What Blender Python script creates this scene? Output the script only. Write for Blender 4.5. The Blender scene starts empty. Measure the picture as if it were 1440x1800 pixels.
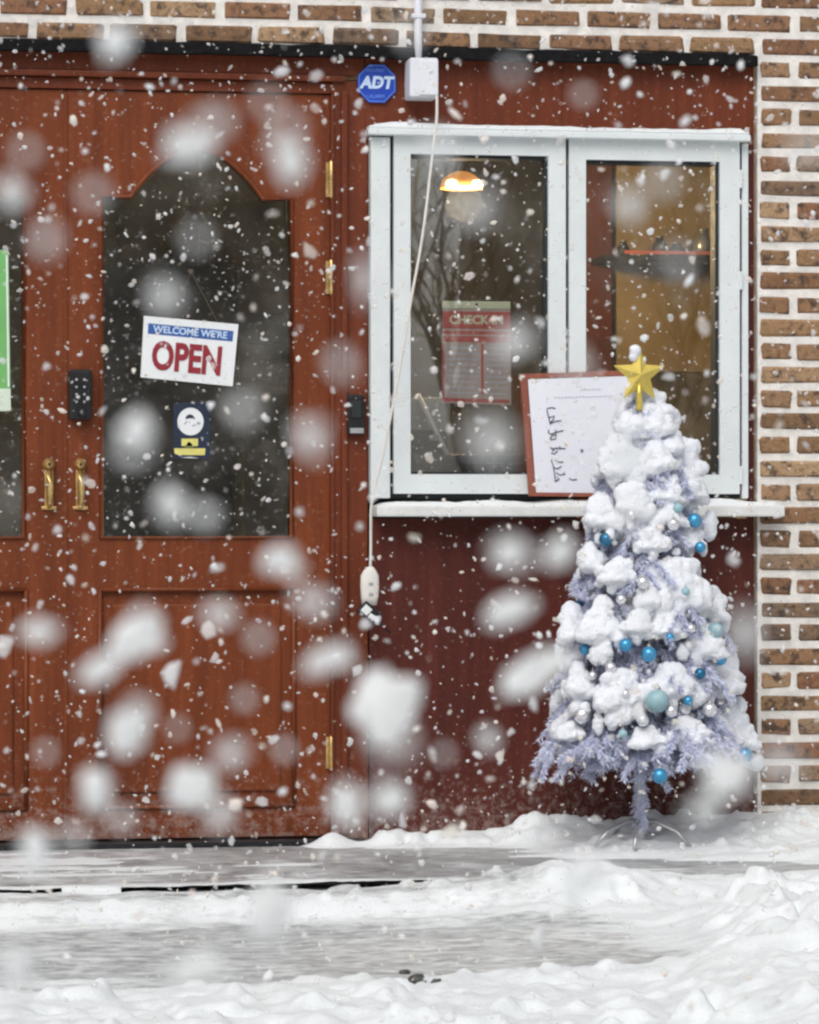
import bpy, bmesh, math, random
import numpy as np
from mathutils import Matrix, Vector, noise as mn

random.seed(7)
RNG = np.random.default_rng(11)
SC = bpy.context.scene
COL = SC.collection
R = math.radians

# ------------------------------------------------------------------ camera
TH = R(9.5)                       # the wall is seen slightly from the left
CD = 10.0                         # metres from the wall along the view axis
ZC = 0.94                         # eye height above the door sill
CX, CY = -CD * math.sin(TH), -CD * math.cos(TH)
F = 6200.0                        # focal length in photo pixels (1440 wide)
cam = bpy.data.cameras.new('camera')
cam.sensor_fit = 'HORIZONTAL'
cam.sensor_width = 36.0
cam.lens = 36.0 * F / 1440.0
cam.clip_start = 0.05
cam.clip_end = 400.0
cam.dof.use_dof = True
cam.dof.focus_distance = 9.85
cam.dof.aperture_fstop = 18.5
cam.dof.aperture_blades = 0
camo = bpy.data.objects.new('camera', cam)
camo.location = (CX, CY, ZC)
camo.rotation_euler = (R(90), 0, -TH)
COL.objects.link(camo)
SC.camera = camo

# ------------------------------------------------------------------ overcast sky and soft sun
world = bpy.data.worlds.new('World')
SC.world = world
world.use_nodes = True
wn, wl = world.node_tree.nodes, world.node_tree.links
wn.clear()
sky = wn.new('ShaderNodeTexSky')
sky.sky_type = 'NISHITA'
sky.sun_disc = False
SUN_EL, SUN_AZ = 48.0, 205.0      # degrees; azimuth clockwise from +Y (behind the camera, a little left)
sky.sun_elevation = R(SUN_EL)
sky.sun_rotation = R(SUN_AZ)
sky.air_density = 1.0
sky.dust_density = 4.0
sky.ozone_density = 1.0
hs = wn.new('ShaderNodeHueSaturation')
hs.inputs['Saturation'].default_value = 0.28
bg = wn.new('ShaderNodeBackground')
bg.inputs['Strength'].default_value = 0.13
wo = wn.new('ShaderNodeOutputWorld')
wl.new(sky.outputs[0], hs.inputs['Color'])
wl.new(hs.outputs[0], bg.inputs['Color'])
wl.new(bg.outputs[0], wo.inputs['Surface'])
sun = bpy.data.lights.new('sun', 'SUN')
sun.energy = 1.1
sun.angle = R(40)
sun.color = (1.0, 0.985, 0.96)
suno = bpy.data.objects.new('sun', sun)
sd = Vector((math.sin(R(SUN_AZ)) * math.cos(R(SUN_EL)), math.cos(R(SUN_AZ)) * math.cos(R(SUN_EL)), math.sin(R(SUN_EL))))
suno.rotation_euler = sd.to_track_quat('Z', 'Y').to_euler()
suno.location = (-3, -12, 12)
COL.objects.link(suno)
SC.view_settings.view_transform = 'Standard'
SC.view_settings.look = 'None'
SC.view_settings.gamma = 1.0
SC.view_settings.exposure = 0.02
SC.render.engine = 'CYCLES'
SC.cycles.filter_width = 2.45
SC.cycles.use_denoising = True
SC.cycles.max_bounces = 8
SC.cycles.transparent_max_bounces = 24
SC.cycles.caustics_reflective = False
SC.cycles.caustics_refractive = False
SC.cycles.sample_clamp_indirect = 6.0

# ------------------------------------------------------------------ where a photo pixel meets a plane parallel to the wall
def X(px, y=0.0):
    u = (px - 720.0) / F
    t = (y - CY) / (math.cos(TH) - u * math.sin(TH))
    return CX + t * (math.sin(TH) + u * math.cos(TH))
def T(px, y=0.0):
    u = (px - 720.0) / F
    return (y - CY) / (math.cos(TH) - u * math.sin(TH))
def Z(py, px=720.0, y=0.0):
    return ZC - (py - 900.0) / F * T(px, y)
def at_depth(px, py, t):
    u, v = (px - 720.0) / F, (900.0 - py) / F
    return Vector((CX + t * (math.sin(TH) + u * math.cos(TH)), CY + t * (math.cos(TH) - u * math.sin(TH)), ZC + t * v))

# ------------------------------------------------------------------ object helpers
def tag(o, label=None, cat=None, group=None, kind=None):
    if label: o['label'] = label
    if cat: o['category'] = cat
    if group: o['group'] = group
    if kind: o['kind'] = kind
    return o
def thing(name, loc, label, cat, group=None):
    o = bpy.data.objects.new(name, None)
    o.empty_display_size = 0.05
    o.location = loc
    COL.objects.link(o)
    return tag(o, label, cat, group)
def world_loc(o):
    v = Vector(o.location)
    while o.parent:
        v = o.matrix_parent_inverse.to_translation() + v + (Vector(o.parent.location))
        o = o.parent
    return v
def put(name, me, mat=None, parent=None):
    o = bpy.data.objects.new(name, me)
    COL.objects.link(o)
    if mat is not None and not me.materials:
        me.materials.append(mat)
    if parent is not None:
        o.parent = parent
        if parent.type == 'EMPTY':
            o.matrix_parent_inverse = Matrix.Translation(-Vector(parent.location))
    return o
def bm_obj(name, bm, mat, parent=None, smooth=False):
    me = bpy.data.meshes.new(name)
    bmesh.ops.recalc_face_normals(bm, faces=bm.faces[:])
    bm.to_mesh(me)
    bm.free()
    if smooth:
        me.shade_smooth()
    return put(name, me, mat, parent)
def box_bm(x0, x1, y0, y1, z0, z1, bevel=0.0, seg=1, bm=None):
    b = bmesh.new()
    bmesh.ops.create_cube(b, size=1.0)
    for v in b.verts:
        v.co = Vector(((x0 + x1) / 2 + v.co.x * (x1 - x0), (y0 + y1) / 2 + v.co.y * (y1 - y0), (z0 + z1) / 2 + v.co.z * (z1 - z0)))
    if bevel:
        bmesh.ops.bevel(b, geom=b.edges[:], offset=bevel, segments=seg, affect='EDGES', profile=0.6)
    if bm is None:
        return b
    me = bpy.data.meshes.new('t'); b.to_mesh(me); b.free(); bm.from_mesh(me); bpy.data.meshes.remove(me)
    return bm
def box(name, x0, x1, y0, y1, z0, z1, mat, parent=None, bevel=0.002, seg=2):
    return bm_obj(name, box_bm(min(x0, x1), max(x0, x1), y0, y1, min(z0, z1), max(z0, z1), bevel, seg), mat, parent)
def tube_bm(pts, rad, n=8, closed=False, bm=None, cap=True, square=False):
    bm = bm or bmesh.new()
    pts = [Vector(p) for p in pts]
    m = len(pts)
    rad = rad if hasattr(rad, '__len__') else [rad] * m
    rings = []
    up = Vector((0.13, 0.31, 0.94)).normalized()
    for i, p in enumerate(pts):
        a = pts[i - 1] if (i or closed) else p
        b = pts[(i + 1) % m] if (i < m - 1 or closed) else p
        d = (b - a).normalized()
        s = d.cross(up)
        if s.length < 1e-4: s = d.cross(Vector((1, 0, 0)))
        s.normalize(); w = s.cross(d).normalized()
        rings.append([bm.verts.new(p + (s * math.cos(2 * math.pi * k / n) + w * math.sin(2 * math.pi * k / n)) * rad[i]) for k in range(n)])
    for i in range(m if closed else m - 1):
        A, B = rings[i], rings[(i + 1) % m]
        for k in range(n):
            bm.faces.new((A[k], A[(k + 1) % n], B[(k + 1) % n], B[k]))
    if cap and not closed:
        bm.faces.new(rings[0][::-1]); bm.faces.new(rings[-1])
    return bm
def tube(name, pts, rad, mat, parent=None, n=8, closed=False):
    return bm_obj(name, tube_bm(pts, rad, n, closed), mat, parent, True)
def lathe(name, prof, loc, mat, parent=None, n=20, axis='Z', smooth=True):
    bm = bmesh.new(); rings = []
    for r, h in prof:
        ring = []
        for k in range(n):
            a = 2 * math.pi * k / n
            p = Vector((r * math.cos(a), r * math.sin(a), h))
            if axis == 'Y': p = Vector((p.x, -p.z, p.y))
            ring.append(bm.verts.new(p + Vector(loc)))
        rings.append(ring)
    for A, B in zip(rings, rings[1:]):
        for k in range(n):
            bm.faces.new((A[k], A[(k + 1) % n], B[(k + 1) % n], B[k]))
    bm.faces.new(rings[0][::-1]); bm.faces.new(rings[-1])
    return bm_obj(name, bm, mat, parent, smooth)
def plate_bm(outer, holes, y0, y1, bevel=0.0):
    """polygon in the x-z plane with holes, from y0 (front) to y1 (back)"""
    bm = bmesh.new(); edges = []
    for loop in [outer] + list(holes):
        vs = [bm.verts.new((p[0], y0, p[1])) for p in loop]
        edges += [bm.edges.new((vs[i], vs[(i + 1) % len(vs)])) for i in range(len(vs))]
    bmesh.ops.triangle_fill(bm, use_beauty=True, use_dissolve=False, edges=edges)
    r = bmesh.ops.extrude_face_region(bm, geom=bm.faces[:])
    for v in r['geom']:
        if isinstance(v, bmesh.types.BMVert): v.co.y = y1
    return bm
def rect(x0, x1, z0, z1):
    return [(x0, z0), (x1, z0), (x1, z1), (x0, z1)]
def text_mesh(body, size, place, thick=0.0006, offset=0.0, sx=1.0, align='CENTER'):
    """lettering as a thin solid; place(u, v, w) gives the world point"""
    cu = bpy.data.curves.new('lettering', 'FONT')
    cu.body = body; cu.size = size; cu.align_x = align; cu.align_y = 'CENTER'
    cu.extrude = thick; cu.offset = offset; cu.resolution_u = 4
    o = bpy.data.objects.new('t', cu); COL.objects.link(o)
    dg = bpy.context.evaluated_depsgraph_get()
    me = bpy.data.meshes.new_from_object(o.evaluated_get(dg))
    bpy.data.objects.remove(o); bpy.data.curves.remove(cu)
    for v in me.vertices:
        v.co = place(v.co.x * sx, v.co.y, v.co.z)
    me.materials.clear()
    return me
def from_np(name, verts, faces, smooth=True):
    me = bpy.data.meshes.new(name)
    verts = np.asarray(verts, np.float32); faces = np.asarray(faces, np.int32)
    k = faces.shape[1]
    me.vertices.add(len(verts)); me.vertices.foreach_set('co', verts.ravel())
    me.loops.add(faces.size); me.loops.foreach_set('vertex_index', faces.ravel())
    me.polygons.add(len(faces))
    me.polygons.foreach_set('loop_start', np.arange(0, faces.size, k, dtype=np.int32))
    if smooth: me.polygons.foreach_set('use_smooth', np.ones(len(faces), bool))
    me.update(calc_edges=True)
    return me
def copy_of(o, parent=None):
    c = o.copy(); COL.objects.link(c)
    if parent is not None:
        c.parent = parent
        c.matrix_parent_inverse = Matrix.Translation(-Vector(parent.location)) if parent.type == 'EMPTY' else Matrix.Identity(4)
    return c

# ------------------------------------------------------------------ materials
def nmat(name):
    m = bpy.data.materials.new(name); m.use_nodes = True
    n, l = m.node_tree.nodes, m.node_tree.links
    return m, n, l, n['Principled BSDF']
def coords(n, l, scale=(1, 1, 1), per_object=False):
    tc = n.new('ShaderNodeTexCoord'); mp = n.new('ShaderNodeMapping')
    mp.inputs['Scale'].default_value = scale
    src = tc.outputs['Object']
    if per_object:
        oi = n.new('ShaderNodeObjectInfo'); mu = n.new('ShaderNodeMath'); mu.operation = 'MULTIPLY'
        mu.inputs[1].default_value = 37.0
        l.new(oi.outputs['Random'], mu.inputs[0])
        ad = n.new('ShaderNodeVectorMath'); ad.operation = 'ADD'
        l.new(src, ad.inputs[0]); l.new(mu.outputs[0], ad.inputs[1]); src = ad.outputs[0]
    l.new(src, mp.inputs['Vector'])
    return mp.outputs[0]
def noise(n, l, vec, scale, detail=4, rough=0.55):
    t = n.new('ShaderNodeTexNoise'); t.inputs['Scale'].default_value = scale
    t.inputs['Detail'].default_value = detail; t.inputs['Roughness'].default_value = rough
    l.new(vec, t.inputs['Vector']); return t.outputs['Fac']
def ramp(n, l, fac, stops):
    r = n.new('ShaderNodeValToRGB'); e = r.color_ramp.elements
    while len(e) < len(stops): e.new(0.5)
    for el, (p, c) in zip(e, stops):
        el.position = p; el.color = (c[0], c[1], c[2], 1) if hasattr(c, '__len__') else (c, c, c, 1)
    l.new(fac, r.inputs[0]); return r.outputs[0]
def mix(n, l, fac, a, b, mode='MIX'):
    m = n.new('ShaderNodeMix'); m.data_type = 'RGBA'; m.blend_type = mode
    for s, v in ((m.inputs[0], fac), (m.inputs[6], a), (m.inputs[7], b)):
        if isinstance(v, (int, float)): s.default_value = v
        elif isinstance(v, tuple): s.default_value = (*v, 1)
        else: l.new(v, s)
    return m.outputs[2]
def bump(n, l, p, h, strength=0.3, dist=0.004):
    b = n.new('ShaderNodeBump'); b.inputs['Strength'].default_value = strength; b.inputs['Distance'].default_value = dist
    l.new(h, b.inputs['Height']); l.new(b.outputs[0], p.inputs['Normal'])
def plain(name, col, rough=0.5, metal=0.0, vary=0.12, scale=30.0, bmp=0.08, stretch=(1, 1, 1), dist=0.002):
    m, n, l, p = nmat(name)
    v = coords(n, l, stretch)
    f = noise(n, l, v, scale, 5)
    c = ramp(n, l, f, [(0.3, tuple(max(0, q * (1 - vary)) for q in col)), (0.7, tuple(min(1, q * (1 + vary)) for q in col))])
    l.new(c, p.inputs['Base Color'])
    p.inputs['Metallic'].default_value = metal
    rr = ramp(n, l, noise(n, l, v, scale * 0.6, 3), [(0.3, max(0.03, rough - 0.08)), (0.7, min(1, rough + 0.08))])
    l.new(rr, p.inputs['Roughness'])
    if bmp: bump(n, l, p, f, bmp, dist)
    return m
def wood(name, a, b, rough=0.42):
    m, n, l, p = nmat(name)
    v = coords(n, l, (9, 9, 0.7))
    v2 = coords(n, l, (1, 1, 1))
    g = noise(n, l, v, 6.0, 8, 0.6)
    big = noise(n, l, v2, 3.2, 4)
    c = ramp(n, l, g, [(0.25, a), (0.75, b)])
    c = mix(n, l, ramp(n, l, big, [(0.35, 0.0), (0.75, 0.5)]), c, tuple(q * 0.62 for q in a))
    run = noise(n, l, coords(n, l, (7, 7, 0.55)), 2.6, 5, 0.6)          # rain runs and faded stain
    c = mix(n, l, ramp(n, l, run, [(0.50, 0.0), (0.72, 0.40)]), c, tuple(q * 0.5 for q in a))
    c = mix(n, l, ramp(n, l, run, [(0.28, 0.35), (0.42, 0.0)]), c, tuple(min(1, q * 1.35 + 0.01) for q in b))
    scuff = noise(n, l, coords(n, l, (1, 1, 2.2)), 17.0, 6, 0.7)
    c = mix(n, l, ramp(n, l, scuff, [(0.63, 0.0), (0.72, 0.35)]), c, (0.30, 0.14, 0.07))
    speck = noise(n, l, v2, 90.0, 3)
    c = mix(n, l, ramp(n, l, speck, [(0.62, 0.0), (0.74, 0.30)]), c, (0.45, 0.3, 0.22))
    sp = n.new('ShaderNodeSeparateXYZ'); l.new(v2, sp.inputs[0])     # splashed slush dried on near the ground
    ms = n.new('ShaderNodeMapRange'); ms.inputs[1].default_value = 0.0; ms.inputs[2].default_value = 0.42; ms.inputs[3].default_value = 0.30; ms.inputs[4].default_value = 0.0
    l.new(sp.outputs[2], ms.inputs[0])
    ad = n.new('ShaderNodeMath'); ad.operation = 'ADD'; l.new(ms.outputs[0], ad.inputs[0]); l.new(noise(n, l, v2, 46.0, 6, 0.72), ad.inputs[1])
    c = mix(n, l, ramp(n, l, ad.outputs[0], [(0.70, 0.0), (0.88, 0.45)]), c, (0.40, 0.33, 0.30))
    l.new(c, p.inputs['Base Color'])
    l.new(ramp(n, l, scuff, [(0.35, rough), (0.7, rough + 0.25)]), p.inputs['Roughness'])
    p.inputs['Specular IOR Level'].default_value = 0.28
    bump(n, l, p, g, 0.3, 0.0018)
    return m
M = {}
M['door_wood'] = wood('mahogany_stained_wood', (0.148, 0.031, 0.008), (0.225, 0.053, 0.013))
M['trim_wood'] = wood('red_brown_trim_wood', (0.125, 0.025, 0.008), (0.180, 0.039, 0.013))
M['panel_wood'] = wood('maroon_painted_boards', (0.075, 0.0145, 0.0095), (0.115, 0.022, 0.0135), 0.5)
M['board_frame'] = wood('reddish_board_frame', (0.27, 0.085, 0.055), (0.36, 0.12, 0.08))
M['black_strip'] = plain('black_bitumen_flashing', (0.007, 0.007, 0.008), 0.85, 0, 0.5, 60, 0.6)
M['black_strip'].node_tree.nodes['Principled BSDF'].inputs['Specular IOR Level'].default_value = 0.15
M['black_plastic'] = plain('black_plastic', (0.012, 0.012, 0.014), 0.35, 0, 0.3, 50, 0.05)
M['white_frame'] = plain('white_painted_window_frame', (0.70, 0.74, 0.745), 0.45, 0, 0.05, 9, 0.05)
M['sill_white'] = plain('weathered_white_sill', (0.72, 0.73, 0.71), 0.6, 0, 0.10, 14, 0.15)
M['gasket'] = plain('dark_gasket', (0.012, 0.016, 0.017), 0.6)
M['white_plastic'] = plain('white_plastic', (0.74, 0.75, 0.80), 0.4, 0, 0.03, 12, 0.03)
M['cord_white'] = plain('off_white_cord', (0.72, 0.69, 0.64), 0.55, 0, 0.06, 30, 0.03)
M['brass'] = plain('worn_brass', (0.72, 0.50, 0.20), 0.3, 0.8, 0.2, 40, 0.1)
M['gold'] = plain('gold_plastic', (0.70, 0.54, 0.12), 0.30, 0.45, 0.12, 25, 0.05)
M['paper'] = plain('white_paper', (0.76, 0.77, 0.84), 0.7, 0, 0.03, 8, 0.05)
M['sign_white'] = plain('white_sign_card', (0.78, 0.80, 0.81), 0.5, 0, 0.04, 10, 0.03)
M['sign_blue'] = plain('blue_print', (0.035, 0.10, 0.33), 0.5, 0, 0.08)
M['sign_red'] = plain('dark_red_print', (0.27, 0.018, 0.03), 0.5, 0, 0.08)
M['adt_blue'] = plain('blue_enamel', (0.014, 0.06, 0.42), 0.35, 0, 0.12, 20)
M['adt_white'] = plain('pale_blue_print', (0.55, 0.70, 0.9), 0.5, 0, 0.05)
M['adt_pale'] = plain('faded_blue_print', (0.10, 0.22, 0.72), 0.5, 0, 0.1)
M['string_brown'] = plain('brown_string', (0.10, 0.075, 0.06), 0.8)
M['ink'] = plain('ink', (0.10, 0.11, 0.14), 0.6)
M['faint_ink'] = plain('faint_ink', (0.48, 0.48, 0.55), 0.6)
M['navy'] = plain('navy_sticker', (0.016, 0.026, 0.055), 0.4)
M['yellow'] = plain('yellow_print', (0.72, 0.66, 0.20), 0.5, 0, 0.1)
M['olive'] = plain('olive_print', (0.20, 0.26, 0.05), 0.5, 0, 0.1)
M['green'] = plain('green_poster', (0.17, 0.47, 0.14), 0.5, 0, 0.15, 4)
M['poster_pale'] = plain('pale_poster_foot', (0.62, 0.72, 0.60), 0.5, 0, 0.1, 6)
M['cal_red'] = plain('faded_red_print', (0.47, 0.10, 0.085), 0.6, 0, 0.12, 20)
M['cal_paper'] = plain('faded_notice_paper', (0.48, 0.38, 0.36), 0.7, 0, 0.12, 14)
M['cal_cream'] = plain('cream_strip', (0.62, 0.63, 0.44), 0.6, 0, 0.05)
M['metal_grey'] = plain('galvanised_metal', (0.50, 0.51, 0.52), 0.35, 0.7, 0.15, 30)
M['stone'] = plain('dark_wet_grit', (0.06, 0.06, 0.055), 0.45, 0, 0.4, 60, 0.5)
M['silver'] = plain('silver_bauble', (0.80, 0.80, 0.84), 0.22, 0.7, 0.05)
M['bauble_blue'] = plain('blue_bauble', (0.07, 0.33, 0.58), 0.26, 0.5, 0.1)
M['bauble_deep'] = plain('deep_blue_bauble', (0.02, 0.15, 0.28), 0.24, 0.5, 0.1)
M['bauble_teal'] = plain('frosted_teal_bauble', (0.30, 0.47, 0.52), 0.5, 0.1, 0.1)
M['needles'] = plain('white_lavender_tinsel', (0.69, 0.72, 0.87), 0.5, 0, 0.06, 20, 0.0)
M['mortar'] = plain('pale_mortar', (0.76, 0.725, 0.68), 0.9, 0, 0.16, 22, 1.0, dist=0.010)
# interior
M['mustard'] = plain('mustard_wall', (0.37, 0.27, 0.135), 0.8, 0, 0.42, 2.5)
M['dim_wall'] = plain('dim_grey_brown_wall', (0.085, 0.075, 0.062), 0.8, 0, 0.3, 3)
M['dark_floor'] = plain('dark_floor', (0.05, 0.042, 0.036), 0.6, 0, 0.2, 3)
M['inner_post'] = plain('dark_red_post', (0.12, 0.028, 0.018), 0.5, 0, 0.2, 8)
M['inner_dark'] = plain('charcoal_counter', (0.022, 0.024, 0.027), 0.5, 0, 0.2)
M['inner_grey'] = plain('pale_grey_box', (0.35, 0.37, 0.35), 0.6, 0, 0.1)
M['inner_red'] = plain('orange_red_edge', (0.62, 0.16, 0.10), 0.5, 0, 0.1)
M['olive_wall'] = plain('olive_brown_wall', (0.15, 0.12, 0.065), 0.8, 0, 0.75, 6)

def snow_mat(name, tint=(0.80, 0.83, 0.84), slush=False, grain=False):
    m, n, l, p = nmat(name)
    v = coords(n, l)
    f1 = noise(n, l, v, 26.0, 6, 0.6); f2 = noise(n, l, v, 150.0, 3)
    c = ramp(n, l, f1, [(0.3, tuple(q * 0.94 for q in tint)), (0.7, tint)])
    if slush:
        at = n.new('ShaderNodeAttribute'); at.attribute_name = 'slush'
        vs = coords(n, l, (2.2, 5.0, 5.0)); s = noise(n, l, vs, 3.2, 9, 0.70)
        ad = n.new('ShaderNodeMath'); ad.operation = 'ADD'; l.new(at.outputs['Fac'], ad.inputs[0]); l.new(s, ad.inputs[1])
        k = ramp(n, l, ad.outputs[0], [(0.78, 0.0), (1.02, 1.0)])
        g = ramp(n, l, noise(n, l, vs, 9.0, 5), [(0.35, (0.30, 0.31, 0.31)), (0.65, (0.66, 0.68, 0.68))])
        c = mix(n, l, k, c, g)
        dirt = noise(n, l, v, 60.0, 4, 0.7)
        c = mix(n, l, ramp(n, l, dirt, [(0.66, 0.0), (0.76, 0.5)]), c, (0.36, 0.35, 0.33))
        grey = noise(n, l, coords(n, l, (1, 2.2, 2)), 7.0, 6, 0.65)
        c = mix(n, l, ramp(n, l, grey, [(0.50, 0.0), (0.70, 0.42)]), c, (0.60, 0.62, 0.625))
    l.new(c, p.inputs['Base Color'])
    p.inputs['Roughness'].default_value = 0.65
    p.inputs['Specular IOR Level'].default_value = 0.25
    hh = n.new('ShaderNodeMath'); hh.operation = 'ADD'; l.new(f1, hh.inputs[0]); l.new(f2, hh.inputs[1])
    bump(n, l, p, hh.outputs[0], 0.6 if grain else 0.40, 0.006)
    return m
M['snow'] = snow_mat('fresh_snow')
M['tree_snow'] = snow_mat('snow_on_branches', (0.80, 0.825, 0.875), grain=True)
M['ground_snow'] = snow_mat('ground_snow', slush=True)

def pavement_mat():
    m, n, l, p = nmat('wet_pavement_under_thin_snow')
    vs = coords(n, l, (3.0, 8, 8)); v = coords(n, l)
    s = noise(n, l, vs, 4.2, 9, 0.72); b = noise(n, l, v, 3.0, 4)
    f = mix(n, l, 0.35, s, b)
    c = ramp(n, l, f, [(0.32, (0.10, 0.10, 0.10)), (0.42, (0.24, 0.245, 0.245)), (0.50, (0.42, 0.43, 0.43)), (0.60, (0.70, 0.725, 0.73))])
    l.new(c, p.inputs['Base Color'])
    l.new(ramp(n, l, f, [(0.38, 0.25), (0.6, 0.7)]), p.inputs['Roughness'])
    bump(n, l, p, f, 0.6, 0.012)
    return m
M['pavement'] = pavement_mat()

def brick_mat():
    m, n, l, p = nmat('brown_clinker_brick')
    oi = n.new('ShaderNodeObjectInfo')
    v = coords(n, l, (1, 1, 1), True)
    base = ramp(n, l, oi.outputs['Random'], [(0.0, (0.13, 0.066, 0.034)), (0.2, (0.36, 0.215, 0.105)), (0.38, (0.20, 0.09, 0.044)), (0.55, (0.44, 0.29, 0.165)), (0.72, (0.25, 0.108, 0.054)), (0.86, (0.32, 0.225, 0.15)), (1.0, (0.10, 0.062, 0.044))])
    n1 = noise(n, l, v, 13.0, 4); n2 = noise(n, l, v, 75.0, 5, 0.65); n3 = noise(n, l, v, 30.0, 5, 0.65)
    c = mix(n, l, ramp(n, l, n1, [(0.40, 0.0), (0.66, 0.55)]), base, (0.30, 0.17, 0.085))
    c = mix(n, l, ramp(n, l, n3, [(0.51, 0.0), (0.63, 0.88)]), c, (0.050, 0.033, 0.026))
    c = mix(n, l, ramp(n, l, n2, [(0.34, 0.55), (0.50, 0.0)]), c, (0.07, 0.045, 0.032))
    c = mix(n, l, ramp(n, l, n2, [(0.62, 0.0), (0.74, 0.35)]), c, (0.56, 0.44, 0.33))
    l.new(c, p.inputs['Base Color']); p.inputs['Roughness'].default_value = 0.85
    bump(n, l, p, n2, 0.8, 0.006)
    return m
M['brick'] = brick_mat()

def glass_mat():
    m, n, l, p = nmat('window_glass')
    n.remove(p); out = n['Material Output']
    tr = n.new('ShaderNodeBsdfTransparent'); tr.inputs[0].default_value = (0.965, 0.975, 0.965, 1)
    gl = n.new('ShaderNodeBsdfGlossy'); gl.inputs['Roughness'].default_value = 0.015; gl.inputs['Color'].default_value = (0.95, 0.97, 0.97, 1)
    lw = n.new('ShaderNodeLayerWeight'); lw.inputs['Blend'].default_value = 0.5     # Schlick: the same from both sides of the pane
    pw = n.new('ShaderNodeMath'); pw.operation = 'POWER'; pw.inputs[1].default_value = 5.0; l.new(lw.outputs['Facing'], pw.inputs[0])
    fr = n.new('ShaderNodeMath'); fr.operation = 'MULTIPLY_ADD'; fr.inputs[1].default_value = 0.84; fr.inputs[2].default_value = 0.16; l.new(pw.outputs[0], fr.inputs[0])
    v = coords(n, l); b = n.new('ShaderNodeBump'); b.inputs['Strength'].default_value = 0.03; b.inputs['Distance'].default_value = 0.002
    l.new(noise(n, l, v, 6.0, 2), b.inputs['Height']); l.new(b.outputs[0], gl.inputs['Normal'])
    mx = n.new('ShaderNodeMixShader'); l.new(fr.outputs[0], mx.inputs[0]); l.new(tr.outputs[0], mx.inputs[1]); l.new(gl.outputs[0], mx.inputs[2])
    haze = n.new('ShaderNodeBsdfDiffuse'); haze.inputs[0].default_value = (0.62, 0.60, 0.56, 1)  # mottled diffuse film: condensation that also paints reflection haze on the pane
    fo_ = ramp(n, l, noise(n, l, v, 3.2, 6, 0.62), [(0.40, 0.0), (0.54, 0.016), (0.70, 0.10)])
    m2 = n.new('ShaderNodeMixShader'); l.new(fo_, m2.inputs[0]); l.new(mx.outputs[0], m2.inputs[1]); l.new(haze.outputs[0], m2.inputs[2])
    l.new(m2.outputs[0], out.inputs['Surface'])
    return m
M['glass'] = glass_mat()

def flake_mat(dense=False):
    m, n, l, p = nmat('dense_flake' if dense else 'falling_snow')
    g = n.new('ShaderNodeNewGeometry'); out = n['Material Output']
    c = ramp(n, l, g.outputs['Random Per Island'], [(0.0, (0.93, 0.94, 0.95)), (0.55, (0.93, 0.93, 0.93)), (0.75, (0.95, 0.86, 0.80)), (1.0, (0.95, 0.93, 0.84))] if not dense else [(0.0, (0.97, 0.985, 0.985)), (1.0, (0.98, 0.985, 0.98))])
    l.new(c, p.inputs['Base Color']); p.inputs['Roughness'].default_value = 0.8
    p.inputs['Specular IOR Level'].default_value = 0.1
    tl = n.new('ShaderNodeBsdfTranslucent'); l.new(c, tl.inputs[0])
    m1 = n.new('ShaderNodeMixShader'); m1.inputs[0].default_value = 0.35 if not dense else 0.5; l.new(p.outputs[0], m1.inputs[1]); l.new(tl.outputs[0], m1.inputs[2])
    tr = n.new('ShaderNodeBsdfTransparent')
    mu = n.new('ShaderNodeMath'); mu.operation = 'FRACT'; m3 = n.new('ShaderNodeMath'); m3.operation = 'MULTIPLY'; m3.inputs[1].default_value = 17.3
    l.new(g.outputs['Random Per Island'], m3.inputs[0]); l.new(m3.outputs[0], mu.inputs[0])
    a = ramp(n, l, mu.outputs[0], [(0.0, 0.72), (0.7, 0.45), (1.0, 0.0)] if not dense else [(0.0, 0.38), (0.5, 0.10), (1.0, 0.0)])
    m2 = n.new('ShaderNodeMixShader'); l.new(a, m2.inputs[0]); l.new(m1.outputs[0], m2.inputs[1]); l.new(tr.outputs[0], m2.inputs[2])
    l.new(m2.outputs[0], out.inputs['Surface'])
    return m
M['flake'] = flake_mat(); M['dense_flake'] = flake_mat(True)

# ------------------------------------------------------------------ numpy noise for terrain
def vnoise(x, y, seed=0):
    xi, yi = np.floor(x).astype(np.int64), np.floor(y).astype(np.int64)
    fx, fy = x - xi, y - yi
    fx, fy = fx * fx * (3 - 2 * fx), fy * fy * (3 - 2 * fy)
    def h(i, j):
        k = (i * 374761393 + j * 668265263 + seed * 2147483647) & 0xffffffff
        k = ((k ^ (k >> 13)) * 1274126177) & 0xffffffff
        return ((k ^ (k >> 16)) & 0xffff) / 65535.0
    a, b, c, d = h(xi, yi), h(xi + 1, yi), h(xi, yi + 1), h(xi + 1, yi + 1)
    return (a * (1 - fx) + b * fx) * (1 - fy) + (c * (1 - fx) + d * fx) * fy
def vnoise3(p, seed=0):
    i = np.floor(p).astype(np.int64); f = p - i; f = f * f * (3 - 2 * f); v = 0.0
    for a in (0, 1):
        for b in (0, 1):
            for c in (0, 1):
                k = ((i[:, 0] + a) * 374761393 + (i[:, 1] + b) * 668265263 + (i[:, 2] + c) * 2246822519 + seed * 3266489917) & 0xffffffff
                k = ((k ^ (k >> 13)) * 1274126177) & 0xffffffff
                h = ((k ^ (k >> 16)) & 0xffff) / 32767.5 - 1.0
                v = v + h * (f[:, 0] if a else 1 - f[:, 0]) * (f[:, 1] if b else 1 - f[:, 1]) * (f[:, 2] if c else 1 - f[:, 2])
    return v * 0.8
def fbm(x, y, s, oct=5, seed=0, g=0.5):
    v = 0; a = 1.0; t = 0
    for i in range(oct):
        v = v + a * vnoise(x * s * 2 ** i + 13.7 * i, y * s * 2 ** i + 7.1 * i, seed + i); t += a; a *= g
    return v / t - 0.5
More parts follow.
